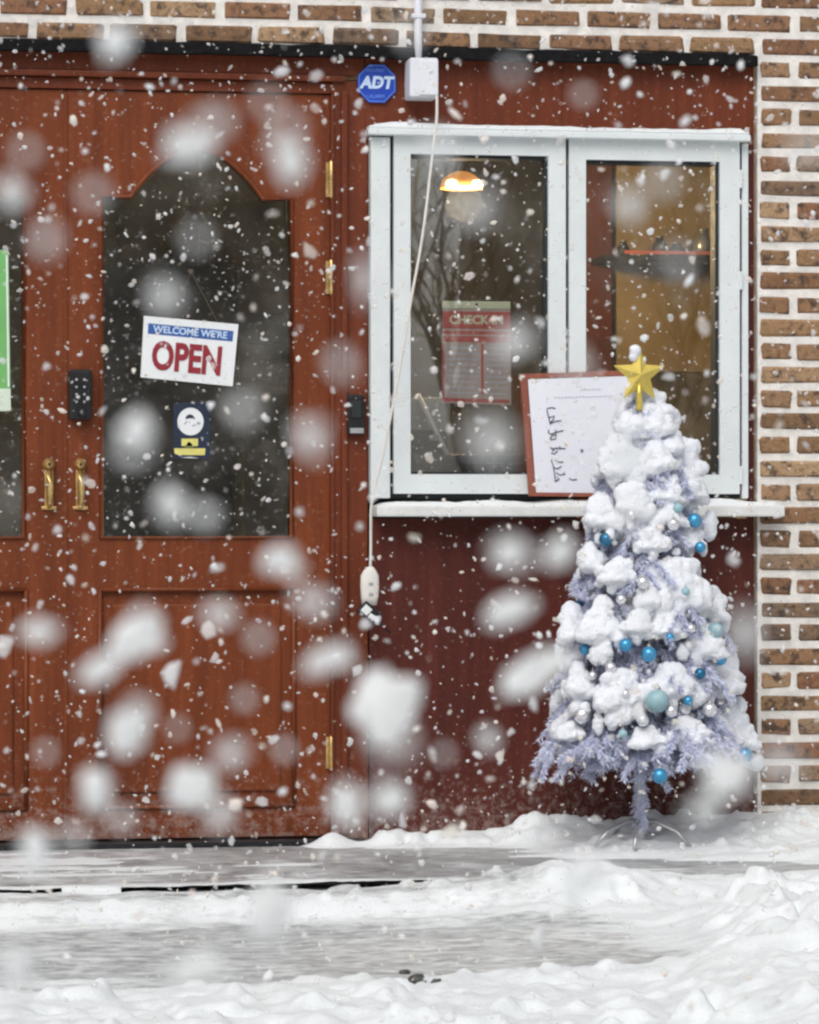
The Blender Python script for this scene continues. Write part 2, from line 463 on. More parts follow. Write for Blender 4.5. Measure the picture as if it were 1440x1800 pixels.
def sm(a, b, x):
    t = np.clip((x - a) / (b - a), 0, 1); return t * t * (3 - 2 * t)
def gauss(x, y, cx, cy, rx, ry):
    return np.exp(-(((x - cx) / rx) ** 2 + ((y - cy) / ry) ** 2))

KERB = -1.10
def ground_height(x, y):
    road = -0.052 + 0.012 * fbm(x, y, 1.5, 4, 3) + 0.022 * fbm(x * 0.35, y * 2.2, 5.0, 4, 5)
    # foreground bank along the bottom of the view
    edge = -2.62 + 0.18 * fbm(x, y, 1.6, 3, 21) - 0.10 * sm(-0.2, -1.3, x)
    bank = sm(edge + 0.10, edge - 0.22, y)
    road = road + bank * (0.045 + 0.04 * fbm(x, y, 3.0, 4, 9) + 0.05 * np.abs(fbm(x, y, 8, 4, 43)))
    # shovelled heap on the right
    hx = 0.38 + 0.35 * sm(-1.9, -2.9, y) * -1.0 + 0.12 * fbm(x, y, 2.0, 3, 31)
    heap = sm(hx - 0.12, hx + 0.25, x) * sm(-1.12, -1.55, y)
    heap = np.maximum(heap, 0.75 * gauss(x, y, 0.28, -1.30, 0.34, 0.22))
    heap = np.maximum(heap, 0.8 * gauss(x, y, 1.0, -1.42, 0.45, 0.30))
    lumps = np.abs(fbm(x, y, 6.5, 4, 41)) * 2 + 0.6 * np.abs(fbm(x, y, 15, 3, 45))
    road = road + heap * (0.066 + 0.05 * fbm(x, y, 3.0, 4, 33) + 0.050 * lumps)
    # settled snow against the kerb, with a dark gap along its edge on the left
    near = sm(-1.40, -1.28, y)
    road = road + near * (0.040 + 0.030 * sm(-0.02, 0.2, x) * sm(-1.3, -1.12, y) + 0.062 * fbm(x, y * 0.3, 2.2, 4, 79))
    # on the pavement: a lip of snow on the edge, drifts against the wall
    lip = sm(KERB - 0.004, KERB + 0.008, y) * sm(KERB + 0.16, KERB + 0.02, y + 0.10 * fbm(x, y, 2.2, 3, 51))
    skin = 0.030 * fbm(x * 0.42, y * 1.7, 5.0, 6, 91, 0.62) + 0.010 * fbm(x, y, 2.0, 3, 93)
    pav = -0.0038 + np.clip(skin, -0.02, 0.006) + lip * (0.012 + 0.006 * fbm(x, y, 6, 3, 55))
    w = sm(0.1, 0.9, x)
    drift = (0.038 + 0.026 * w) * np.exp(-(y / (0.09 + 0.26 * w)) ** 2) * sm(-0.10, 0.25, x + 0.25 * fbm(x, y * 0, 4.0, 3, 63))
    drift = drift + 0.034 * gauss(x, y, 0.36, -0.06, 0.11, 0.10) + 0.028 * gauss(x, y, 1.0, -0.10, 0.28, 0.20) + 0.024 * gauss(x, y, 0.60, -0.36, 0.30, 0.16)
    drift = drift + 0.042 * gauss(x, y, -0.23, -0.05, 0.055, 0.04) + 0.036 * gauss(x, y, -0.07, -0.05, 0.07, 0.04) + 0.04 * gauss(x, y, 1.25, -0.62, 0.30, 0.14)
    pav = pav + drift * (1 + 0.55 * fbm(x, y, 9, 5, 67))
    on = (y > KERB)
    fine = 0.006 * fbm(x, y, 14, 4, 71) + 0.004 * fbm(x, y, 45, 3, 73)
    return np.where(on, pav, road) + fine * np.where(on, 0.5, 1.0)
def ground_slush(x, y):
    s = (0.36 + 0.55 * fbm(x * 0.6, y * 1.6, 2.6, 4, 87)) * sm(0.45, 0.1, x + 0.25 * fbm(x, y, 2.0, 3, 81)) * (0.30 * sm(-1.10, -1.25, y) + 0.70 * sm(-1.42, -1.62, y + 0.30 * fbm(x, y, 2.5, 3, 83))) * sm(-2.66, -2.50, y + 0.10 * fbm(x, y, 2.5, 3, 85))
    s = s + 0.22 * sm(-1.30, -1.20, y) * (y < KERB) * sm(0.3, 0.0, x) + 0.16 * sm(0.7, -0.1, x) * (y < -1.12) * (y > -2.7)
    return s

def make_ground():
    x0, x1, y0, y1, st = -3.2, 3.4, -5.0, 0.06, 0.0105
    xs = np.arange(x0, x1, st); ys = np.arange(y0, y1, st)
    gx, gy = np.meshgrid(xs, ys)
    gz = ground_height(gx, gy)
    # lumps and chunks of shovelled snow
    g0 = gz.copy()
    for k in range(5200):
        if k % 4 == 0: cx, cy = RNG.uniform(-0.1, 2.2), -abs(RNG.normal(0, 0.25)) - 0.01
        else: cx, cy = RNG.uniform(-1.9, 2.4), RNG.uniform(-4.2, -1.13)
        jj, ii = int((cy - y0) / st), int((cx - x0) / st)
        if jj >= len(ys) - 6 or g0[jj, ii] < (-0.018 if cy < KERB else 0.012): continue
        r = min(0.07 if cy < KERB else 0.022, 0.006 + RNG.exponential(0.011)); asp = RNG.uniform(0.6, 1.6)
        m = int(1.7 * r / st) + 2
        j0, j1, i0, i1 = jj - m, min(jj + m, len(ys)), ii - m, ii + m
        sx, sy = gx[j0:j1, i0:i1], gy[j0:j1, i0:i1]
        d = np.sqrt(((sx - cx) * asp) ** 2 + ((sy - cy) / asp) ** 2) / r * (1 + 1.1 * fbm(sx, sy, 30, 3, k))
        dome = np.clip(1 - d ** 2, 0, 1) ** 0.6 * r * RNG.uniform(0.25, 0.75)
        gz[j0:j1, i0:i1] += dome if RNG.random() < 0.66 else -0.9 * dome
    for k in range(420):                  # chunky clods in the shovelled heap
        cx, cy = RNG.uniform(0.25, 2.3), RNG.uniform(-2.9, -1.22)
        jj, ii = int((cy - y0) / st), int((cx - x0) / st)
        if g0[jj, ii] < 0.0: continue
        r = RNG.uniform(0.022, 0.065); m = int(1.9 * r / st) + 2; asp = RNG.uniform(0.6, 1.5)
        sx, sy = gx[jj - m:jj + m, ii - m:ii + m], gy[jj - m:jj + m, ii - m:ii + m]
        d = np.sqrt(((sx - cx) * asp) ** 2 + ((sy - cy) / asp) ** 2) / r * (1 + 1.3 * fbm(sx, sy, 22, 3, k + 9000))
        gz[jj - m:jj + m, ii - m:ii + m] += np.clip(1.25 - d ** 2, 0, 0.8) * r * RNG.uniform(0.35, 0.8) * (1 if RNG.random() < 0.7 else -0.7)
    soft = gz.copy()
    for _ in range(1):
        soft[1:-1, 1:-1] = (4 * soft[1:-1, 1:-1] + soft[2:, 1:-1] + soft[:-2, 1:-1] + soft[1:-1, 2:] + soft[1:-1, :-2]) / 8
    away = np.abs(gy - KERB) > 0.06
    gz = np.where(away, soft, gz)
    # sheet falls away at its rim so it meets the street sheet
    rim = np.minimum.reduce([sm(x0, x0 + 0.4, gx), sm(x1, x1 - 0.4, gx), sm(y0, y0 + 0.5, gy)])
    gz = gz * rim + (1 - rim) * -0.09
    nx, ny = len(xs), len(ys)
    idx = np.arange(nx * ny).reshape(ny, nx)
    f = np.stack([idx[:-1, :-1], idx[:-1, 1:], idx[1:, 1:], idx[1:, :-1]], -1).reshape(-1, 4)
    # the snow breaks off at the kerb on the left, so the kerb face shows
    cen = gy[:-1, 0] ; row = int(np.searchsorted(ys, KERB)) - 1
    cut = np.ones((ny - 1, nx - 1), bool)
    cut[row, (xs[:-1] < 0.02) & (fbm(xs[:-1], xs[:-1] * 0, 2.4, 4, 77) > -0.22)] = False
    f = f[cut.ravel()]
    me = from_np('snow_ground', np.stack([gx, gy, gz], -1).reshape(-1, 3), f)
    a = me.attributes.new('slush', 'FLOAT', 'POINT')
    a.data.foreach_set('value', ground_slush(gx, gy).astype(np.float32).ravel())
    return tag(put('snow_ground', me, M['ground_snow']), kind='structure'), gz, (x0, y0, st)
snow_ground, GZ, GG = make_ground()
def ground_z(x, y):
    return float(GZ[int(round((y - GG[1]) / GG[2])), int(round((x - GG[0]) / GG[2]))])

tag(bm_obj('road', box_bm(-60, 60, -60, KERB - 0.001, -0.35, -0.075), M['snow']), kind='structure')
M['kerb'] = plain('shaded_wet_kerb', (0.035, 0.037, 0.037), 0.35, 0, 0.4, 40, 0.4)  # wet kerb, coloured near black to hold the shadow gap under the step
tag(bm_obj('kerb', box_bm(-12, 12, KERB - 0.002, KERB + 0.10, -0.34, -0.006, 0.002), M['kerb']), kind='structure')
tag(bm_obj('pavement', box_bm(-12, 12, KERB + 0.101, 0.09, -0.34, 0.0, 0.006, 2), M['pavement']), kind='structure')

# ------------------------------------------------------------------ brick wall round the shopfront
XL, XR = X(-1000), X(1333)               # opening: left jamb out of frame, right jamb beside the window
ZT = Z(88, 660)                          # underside of the brickwork over the front
PIT, COU, BL, BH = 0.2086, 0.0677, 0.1875, 0.0475
wall = thing('brick_wall', ((XR + 0.3), 0, 0), 'brown and tan brick wall with thick pale mortar around the wooden shopfront', 'wall')
MOR = 0.006
bm = bmesh.new()
for (a, b, c, d) in ((XR, XR + 3.2, -0.1, 3.6), (XL - 2.0, XL, -0.1, 3.6), (XL, XR, ZT, 3.6)):
    box_bm(a, b, MOR, 0.24, c, d, 0, 1, bm)
bm_obj('mortar', bm, M['mortar'], wall)
def brick_mesh(L, k):
    bm = box_bm(-L / 2, L / 2, -0.012, 0.012, -BH / 2, BH / 2, 0.006, 1)
    rr = random.Random(k)
    for v in bm.verts:
        v.co += Vector((rr.uniform(-1, 1) * 0.0036, rr.uniform(-1, 1) * 0.0016, rr.uniform(-1, 1) * 0.0028))
    bmesh.ops.recalc_face_normals(bm, faces=bm.faces[:])
    me = bpy.data.meshes.new('brick'); bm.to_mesh(me); bm.free(); me.materials.append(M['brick']); return me
FULL = [brick_mesh(BL, k) for k in range(6)]
HALF = [brick_mesh(0.092, 20 + k) for k in range(4)]
z_row0 = Z(124, 1400)                    # centre of a course that starts with a half brick at the jamb
rows = []
r = -60
SV, SF = [], []
n_brick = 0
def lay(cx, cz, meshes, single):
    global n_brick
    me = random.choice(meshes)
    loc = (cx + random.uniform(-.003, .003), MOR + 0.0065 + random.uniform(-.002, .002), cz + random.uniform(-.002, .002))
    rot = Matrix.Rotation(R(random.uniform(-.35, .35)), 4, 'Y')
    if single and n_brick < 300:
        o = bpy.data.objects.new('brick', me); COL.objects.link(o); o.parent = wall
        o.matrix_parent_inverse = Matrix.Translation(-Vector(wall.location))
        o.matrix_basis = Matrix.Translation(loc) @ rot; n_brick += 1
    else:
        m4 = Matrix.Translation(loc) @ rot; k0 = len(SV)
        SV.extend((m4 @ v.co)[:] for v in me.vertices); SF.extend([k0 + q for q in f.vertices] for f in me.polygons)
xtop0 = X(330, 0)                        # a brick centre in the course of z_row0's parity above the front
for k in range(-40, 32):
    cz = z_row0 + k * COU
    if cz < -0.06 or cz > 3.55: continue
    odd = k % 2
    over = cz - BH / 2 > ZT + 0.004
    # right of the jamb
    x = XR + 0.008
    if not over:
        if odd == 0:
            lay(x + 0.046, cz, HALF, True); x += 0.092 + 0.0176
        while x < XR + 3.1:
            lay(x + BL / 2, cz, FULL, x < XR + 0.52); x += PIT
    else:
        xs = XR + 0.012 + (0.1096 if odd == 0 else 0) - PIT * 30
        while xs < XR + 3.1:
            if xs > XL - 2.0:
                lay(xs + BL / 2, cz, FULL, cz < Z(-90, 720) and X(-260) < xs < XR + 0.5)
            xs += PIT
    if not over:
        x = XL - 0.012 - BL / 2 - (PIT / 2 if odd else 0)
        while x > XL - 1.9:
            lay(x, cz, FULL, False); x -= PIT
me = bpy.data.meshes.new('brickwork'); me.from_pydata(SV, [], SF)
tag(put('brickwork', me, M['brick'], wall), kind='stuff')

# black flashing strip over the wooden front
fl = bmesh.new()
n = 60
prev = None
xa, xb = XL + 0.01, XR - 0.008
for i in range(n + 1):
    x = xa + (xb - xa) * i / n
    w = 0.0035 * math.sin(i * 1.7) * math.sin(i * 0.61)
    zt, zb = ZT + 0.012 + w, ZT - 0.024 + w * 0.4
    ring = [fl.verts.new(p) for p in ((x, -0.030, zb), (x, -0.026 + w * .5, zt - 0.006), (x, MOR + 0.01, zt + 0.004), (x, 0.06, zb + 0.004))]
    if prev:
        for a in range(4): fl.faces.new((prev[a], prev[(a + 1) % 4], ring[(a + 1) % 4], ring[a]))
    else: fl.faces.new(ring)
    prev = ring
fl.faces.new(prev[::-1])
tag(bm_obj('flashing_strip', fl, M['black_strip']), 'ragged black flashing strip under the bricks above the wooden front', 'flashing')

# ------------------------------------------------------------------ wooden shopfront panelling
YW = 0.022                                # face of the panelling
front = thing('shopfront_panelling', (X(900), YW, 0), 'red brown wooden panelling around the white window and beside the doors', 'panelling')
XDR = X(584, YW)                          # right edge of the door opening
ZDT = Z(160, 400, YW)                     # top of the door opening
XW0, XW1 = X(648, YW), X(1316, YW)        # window opening
ZW0, ZW1 = Z(893, 980, YW), Z(232, 980, YW)
XPR = XR - 0.006
ztop = ZT - 0.018
# header boards over the doors
box('header_board', XL + 0.01, X(640, YW), YW, YW + 0.10, Z(128, 400, YW), ztop, M['trim_wood'], front)
box('header_moulding', XL + 0.01, X(606, YW), YW - 0.012, YW + 0.06, Z(140, 400, YW), Z(129, 400, YW), M['trim_wood'], front, 0.004)
box('header_rail', XL + 0.01, XDR - 0.001, YW + 0.008, YW + 0.10, ZDT, Z(141, 400, YW), M['trim_wood'], front)
# post between doors and window
box('post', XDR, XW0 - 0.002, YW + 0.002, YW + 0.12, 0.0, Z(142, 600, YW), M['trim_wood'], front)
box('post_moulding', X(600, YW), X(611, YW), YW - 0.010, YW + 0.01, 0.03, Z(160, 600, YW), M['trim_wood'], front, 0.004)
box('door_stop', XDR - 0.004, XDR + 0.006, YW - 0.004, YW + 0.05, 0.02, ZDT - 0.004, M['trim_wood'], front)
# boards over, under and beside the window
def boards(x0, x1, z0, z1, wdt, bmat):
    k = max(1, round((x1 - x0) / wdt)); s = (x1 - x0) / k
    for i in range(k):
        d = random.uniform(-0.001, 0.001)
        box('board', x0 + i * s + 0.0002, x0 + (i + 1) * s - 0.0002, YW + d * 0.4, YW + 0.03, z0, z1, bmat, front, 0.0006, 1)
boards(X(642, YW), XPR, ZW1 + 0.004, ztop, 0.55, M['trim_wood'])
boards(XW0 + 0.002, XPR, 0.0, ZW0 - 0.03, 0.36, M['panel_wood'])
box('side_board', XW1 + 0.002, XPR, YW + 0.001, YW + 0.03, ZW0 - 0.03, ZW1 + 0.003, M['panel_wood'], front, 0.001, 1)
# black threshold under doors
tag(box('door_sill', XL + 0.02, X(640, YW), -0.03, 0.10, 0.001, 0.017, M['black_plastic']), 'black door sill strip along the foot of both doors', 'door sill')

# ------------------------------------------------------------------ the two door leaves
YD = 0.040
def arch_pts(xa, xb, zb, zs, zt, n=26):
    """glass outline: straight sides, shoulders, swept arch"""
    pts = [(xa, zb), (xb, zb), (xb, zs)]
    w = xb - xa; cx = (xa + xb) / 2
    hw = w * 0.345; H = zt - zs
    for i in range(n + 1):
        a = -1 + 2 * i / n                # from right shoulder to left
        s = -a
        q = abs(s)
        # convex crown with flared concave foot
        zz = zs + H * (math.cos(q * math.pi * 0.5) ** 0.85 if q < 0.999 else 0.0)
        pts.append((cx + s * hw, zz))
    pts.append((xa, zs))
    return pts
def door_leaf(x0, x1, label, hinge_right, glass_l, glass_r):
    d = thing('entrance_door', ((x0 + x1) / 2, YD, 0.02), label, 'door', 'double entrance doors')
    zb, zt = 0.022, ZDT - 0.004
    pxm = 345
    g = arch_pts(glass_l, glass_r, Z(945, pxm, YD), Z(347, pxm, YD), Z(262, pxm, YD))
    pz0, pz1 = Z(1418, pxm, YD), Z(1036, pxm, YD)
    pl, pr = glass_l - 0.004, glass_r + 0.006
    bm = plate_bm(rect(x0 + 0.002, x1 - 0.002, zb, zt), [g, rect(pl, pr, pz0, pz1)], YD, YD + 0.042)
    bm_obj('frame', bm, M['door_wood'], d)
    # bead round the glass
    gp = [(p[0], YD - 0.001, p[1]) for p in g]
    bm_obj('glazing_bead', tube_bm(gp, 0.0075, 6, True), M['door_wood'], d, True)
    inner = bm_obj('pane', plate_bm([(p[0], p[1]) for p in g], [], YD + 0.018, YD + 0.022), M['glass'], d)
    # lower raised panel
    pan = box('panel', pl - 0.002, pr + 0.002, YD + 0.012, YD + 0.034, pz0 - 0.002, pz1 + 0.002, M['door_wood'], d, 0)
    box('raised_field', pl + 0.035, pr - 0.035, YD + 0.004, YD + 0.02, pz0 + 0.04, pz1 - 0.04, M['door_wood'], d, 0.007, 2)
    m4 = [(pl, YD - 0.002, pz0), (pr, YD - 0.002, pz0), (pr, YD - 0.002, pz1), (pl, YD - 0.002, pz1)]
    for a, b in zip(m4, m4[1:] + m4[:1]):
        bm_obj('moulding', tube_bm([a, b], 0.0065, 6), M['door_wood'], d, True)
    # bottom rail line
    box('kick_rail', x0 + 0.004, x1 - 0.004, YD - 0.006, YD + 0.002, zb, Z(1440, pxm, YD), M['door_wood'], d, 0.003)
    return d
xm = X(116, YD)
gl0, gl1 = X(178, YD), X(513, YD)
dr = door_leaf(xm, X(581, YD), 'right leaf of mahogany double doors with arched glass and an OPEN sign', True, gl0, gl1)
dl = door_leaf(2 * xm - X(581, YD), xm, 'left leaf of mahogany double doors, cut off by the photo edge, with green poster', False, 2 * xm - gl1 - 0.018, X(42, YD))
box('astragal', xm - 0.006, xm + 0.004, YD - 0.004, YD + 0.004, 0.03, ZDT - 0.01, M['door_wood'], dl, 0.002)
for (pya, pyb) in ((284, 346), (458, 516), (1296, 1352)):
    za, zb = Z(pyb, 583, 0.02), Z(pya, 583, 0.02); xx = X(583, 0.02)
    h = lathe('hinge', [(0.0, za - 0.006), (0.004, za - 0.004), (0.0065, za), (0.0065, zb), (0.004, zb + 0.004), (0.0, zb + 0.006)], (xx, 0.024, 0), M['brass'], dr, 12)
    box('hinge_leaf', xx - 0.014, xx + 0.012, 0.034, 0.0392, za, zb, M['brass'], h, 0.0005, 1)
# keypad lock on the right leaf's stile
lk = box('lock', X(120, YD), X(160, YD), YD - 0.034, YD + 0.001, Z(738, 140, YD), Z(650, 140, YD), M['black_plastic'], dr, 0.007, 3)
for k in range(4):
    for s in (-1, 1):
        cx = X(140, YD) + s * 0.011; cz = Z(668 + 13 * k, 140, YD)
        lathe('lock_button', [(0.0, -0.002), (0.0042, 0.0), (0.0042, 0.003), (0.0, 0.0042)], (cx, YD - 0.034, cz), M['metal_grey'], lk, 10, 'Y')
lathe('lock_knob', [(0.0, -0.002), (0.011, 0.0), (0.012, 0.012), (0.009, 0.016), (0.0, 0.017)], (X(143, YD), YD - 0.034, Z(727, 140, YD)), M['black_plastic'], lk, 16, 'Y')
def pull_handle(px, door):
    cx = X(px, YD); z1, z0 = Z(817, px, YD), Z(892, px, YD)
    p = lathe('pull_handle', [(0.0, -0.002), (0.0185, 0.0), (0.0185, 0.004), (0.013, 0.009), (0.011, 0.02), (0.0, 0.024)], (cx, YD - 0.001, z1), M['brass'], door, 22, 'Y')
    lathe('keyhole', [(0.0, 0.0), (0.005, 0.0), (0.005, 0.0012), (0.0, 0.0012)], (cx, YD - 0.0245, z1 + 0.001), M['black_plastic'], p, 10, 'Y')
    tube('grip', [(cx, YD - 0.006, z1 - 0.016), (cx, YD - 0.034, z1 - 0.032), (cx, YD - 0.040, (z0 + z1) / 2), (cx, YD - 0.034, z0 + 0.012), (cx, YD - 0.004, z0 + 0.002)], [0.008, 0.0085, 0.0105, 0.0085, 0.007], M['brass'], p, 12)
    box('back_plate', cx - 0.0125, cx + 0.0125, YD - 0.004, YD + 0.001, z0, z1 - 0.014, M['brass'], p, 0.003)
    box('foot_plate', cx - 0.021, cx + 0.021, YD - 0.007, YD + 0.001, z0 - 0.006, z0 + 0.003, M['brass'], p, 0.0025)
pull_handle(86, dl); pull_handle(141, dr)

# small black box on the post
sb = thing('wall_box', (X(623, YW), YW - 0.02, Z(765, 623, YW)), 'small black box fixed to the wooden post between door and window', 'wall box')
box('case', X(609, YW), X(639, YW), YW - 0.026, YW + 0.0015, Z(764, 623, YW), Z(694, 623, YW), M['black_plastic'], sb, 0.006, 3)
box('slider', X(616, YW), X(633, YW), YW - 0.031, YW - 0.0265, Z(735, 623, YW), Z(705, 623, YW), M['gasket'], sb, 0.002)
box('plate', X(613, YW), X(637, YW), YW - 0.029, YW - 0.0262, Z(762, 623, YW), Z(753, 623, YW), M['metal_grey'], sb, 0.001)

# ------------------------------------------------------------------ casement window
win = thing('casement_window', ((XW0 + XW1) / 2, YW, ZW0), 'white two light casement window with black gaskets above a white sill', 'window')
def wz(py): return Z(py, 980, 0.0)
def wx(px): return X(px, 0.0)
YF = -0.004
zt, zbm = wz(247), wz(876)
# outer frame
box('jamb', wx(651), wx(685), YF - 0.008, 0.09, zbm, zt, M['white_frame'], win, 0.003)
box('jamb', wx(1304), wx(1315), YF - 0.002, 0.09, zbm, zt, M['white_frame'], win, 0.002)
box('head', wx(644), wx(1314), -0.040, 0.09, zt + 0.004, wz(233), M['white_frame'], win, 0.004)
hd = bm_obj('snow_cap', None or box_bm(wx(646), wx(1312), -0.038, YW - 0.001, wz(233), wz(228), 0.004, 2), M['snow'], win)
gk = plate_bm(rect(wx(685.5), wx(1303.5), zbm + 0.0005, zt + 0.0035), [rect(wx(724), wx(962), wz(830), wz(280)), rect(wx(1030), wx(1262), wz(830), wz(284))], YF + 0.020, 0.085)
bm_obj('gasket', gk, M['gasket'], win)
def sash(pa, pb, ga, gb, gt, gbm):
    s = bm_obj('sash', plate_bm(rect(wx(pa), wx(pb), wz(868), wz(244)), [rect(wx(ga), wx(gb), wz(gbm), wz(gt))], YF - 0.006, YF + 0.0195), M['white_frame'], win)
    bm = s.data
    bm_obj('shadow_bead', plate_bm(rect(wx(ga) - 0.001, wx(gb) + 0.001, wz(gbm) - 0.001, wz(gt) + 0.001), [rect(wx(ga) + 0.004, wx(gb) - 0.010, wz(gbm) + 0.004, wz(gt) - 0.009)], YF + 0.008, YF + 0.03), M['gasket'], s)  # dark margin, wider at right and top, stands for the frame's inner shadow
    bm_obj('pane', box_bm(wx(ga) - 0.003, wx(gb) + 0.003, YF + 0.031, YF + 0.035, wz(gbm) - 0.003, wz(gt) + 0.003), M['glass'], s)
    return s
s1 = sash(691.5, 993.5, 721, 963, 275, 834)
s2 = sash(999.5, 1299, 1029, 1264, 280, 834)
for pyh in (310, 490, 835):
    box('hinge_catch', wx(1298), wx(1303), YF - 0.012, YF + 0.01, wz(pyh + 16), wz(pyh - 16), M['white_frame'], s2, 0.001, 1)
# sill with a thin skin of snow
sl = box('sill', wx(655), wx(1368), -0.075, YW + 0.01, wz(908), wz(889), M['sill_white'], win, 0.005)
def lumpy_strip(name, x0, x1, y0, y1, z, h, mat, parent, seed=0, nx=120, ny=10):
    xs = np.linspace(x0, x1, nx); ys = np.linspace(y0, y1, ny)
    gx, gy = np.meshgrid(xs, ys)
    e = np.minimum(sm(x0, x0 + 0.02, gx) * sm(x1, x1 - 0.02, gx), sm(y0 - 0.0005, y0 + (y1 - y0) * 0.35, gy) ** 0.5)
    gz = z + e * h * (0.75 + 1.1 * fbm(gx, gy, 9, 4, seed))
    gx = gx; gyy = gy - (0.004 * fbm(gx, gy * 0, 12, 3, seed + 3)) 
    idx = np.arange(nx * ny).reshape(ny, nx)
    f = np.stack([idx[:-1, :-1], idx[:-1, 1:], idx[1:, 1:], idx[1:, :-1]], -1).reshape(-1, 4)
    return put(name, from_np(name, np.stack([gx, gyy, gz], -1).reshape(-1, 3), f), mat, parent)
lumpy_strip('snow_skin', wx(657), wx(1366), -0.073, YW - 0.004, wz(889) - 0.001, 0.021, M['snow'], sl, 5)
lumpy_strip('snow_ridge', wx(648), wx(1310), -0.037, YW - 0.002, wz(228) - 0.002, 0.016, M['snow'], hd, 9)

# ------------------------------------------------------------------ conduit, junction box and hanging cord
jb = thing('junction_box', (X(742, 0), 0, Z(172, 742, 0)), 'white electrical junction box with conduit pipe rising above the window', 'junction box')
JY = -0.05
box('case', X(718, JY), X(768, JY), JY - 0.028, YW - 0.002, Z(173, 742, JY), Z(103, 742, JY), M['white_plastic'], jb, 0.008, 3)
box('cover', X(734, JY), X(767, JY), JY - 0.036, JY - 0.0285, Z(169, 742, JY), Z(109, 742, JY), M['white_plastic'], jb, 0.003, 2)
tube('pipe', [(X(736, -0.03), -0.022, Z(108, 736, 0)), (X(736, -0.03), -0.022, Z(60, 736, 0)), (X(735.5, -0.03), -0.022, 3.3)], 0.0115, M['white_plastic'], jb, 14)
for zc in (Z(30, 736, 0), Z(-240, 736, 0)):
    box('pipe_clip', X(736, -0.03) - 0.02, X(736, -0.03) + 0.02, -0.0365, -0.006, zc - 0.006, zc + 0.006, M['white_plastic'], jb, 0.002)
cp = [(768, 168, -0.085), (768, 205, -0.09), (763, 250, -0.09), (757, 300, -0.09), (749, 370, -0.09), (738, 445, -0.09), (724, 520, -0.09), (709, 610, -0.09), (693, 700, -0.09), (675, 790, -0.09), (660, 850, -0.092), (653, 890, -0.095), (652, 930, -0.085), (652, 965, -0.08), (651, 1002, -0.08)]
cord = thing('hanging_cord', (X(652, -0.08), -0.08, Z(1110, 652, -0.08)), 'off white cord hanging across the window down to a socket end with black plug', 'cord')
pts = [Vector((X(a, c), c, Z(b, a, c))) for a, b, c in cp]
fine = []
for i in range(len(pts) - 1):
    p0, p1, p2, p3 = pts[max(0, i - 1)], pts[i], pts[i + 1], pts[min(len(pts) - 1, i + 2)]
    for k in range(5):
        t = k / 5
        fine.append(0.5 * ((2 * p1) + (p2 - p0) * t + (2 * p0 - 5 * p1 + 4 * p2 - p3) * t * t + (3 * p1 - p0 - 3 * p2 + p3) * t ** 3))
fine.append(pts[-1])
tube('cable', fine, 0.0042, M['cord_white'], cord, 8)
CYS = -0.08
sk = [(651, 996), (650, 1003), (650, 1012), (650, 1030), (650, 1048), (649, 1064)]
bmx = bmesh.new(); prev = None
for (a, b), (hw, hd_) in zip(sk, ((5, 0.006), (11, 0.011), (16, 0.013), (16.5, 0.013), (15.5, 0.0125), (13, 0.011))):
    xa, xb = X(a - hw, CYS), X(a + hw, CYS); zz = Z(b, a, CYS); ring = []
    for k in range(16):
        an = 2 * math.pi * k / 16
        ca, sa = math.cos(an), math.sin(an)
        ca = math.copysign(abs(ca) ** 0.6, ca); sa = math.copysign(abs(sa) ** 0.6, sa)
        ring.append(bmx.verts.new(((xa + xb) / 2 + (xb - xa) / 2 * ca, CYS + hd_ * sa, zz)))
    if prev:
        for k in range(16): bmx.faces.new((prev[k], prev[(k + 1) % 16], ring[(k + 1) % 16], ring[k]))
    else: bmx.faces.new(ring)
    prev = ring
bmx.faces.new(prev[::-1])
sock = bm_obj('socket', bmx, M['cord_white'], cord, True)
for pyb in (1024, 1042):
    box('socket_slot', X(647, CYS), X(655, CYS), CYS - 0.0148, CYS - 0.012, Z(pyb + 5, 650, CYS), Z(pyb, 650, CYS), M['metal_grey'], sock, 0.001, 1)
def rot_box(name, px, py, w, h, ang, y0, y1, mat, parent, bev=0.002):
    cx, cz = X(px, CYS), Z(py, px, CYS); s = T(px, CYS) / F
    bm = box_bm(-w * s / 2, w * s / 2, y0, y1, -h * s / 2, h * s / 2, bev, 2)
    bmesh.ops.transform(bm, matrix=Matrix.Translation((cx, 0, cz)) @ Matrix.Rotation(R(ang), 4, 'Y'), verts=bm.verts[:])
    return bm_obj(name, bm, mat, parent)
pl = rot_box('plug', 649, 1078, 40, 26, 42, -0.094, -0.068, M['black_plastic'], cord, 0.004)
rot_box('plug_label', 643, 1072, 15, 15, 42, -0.0965, -0.0938, M['sign_white'], pl, 0.002)
rot_box('plug_label', 656, 1086, 20, 9, 30, -0.0965, -0.0938, M['sign_white'], pl, 0.002)
tube('plug_tail', [(X(662, CYS), CYS, Z(1090, 662, CYS)), (X(674, CYS), CYS, Z(1100, 674, CYS)), (X(686, CYS), CYS - 0.004, Z(1113, 686, CYS))], [0.0055, 0.004, 0.003], M['black_plastic'], pl, 8)

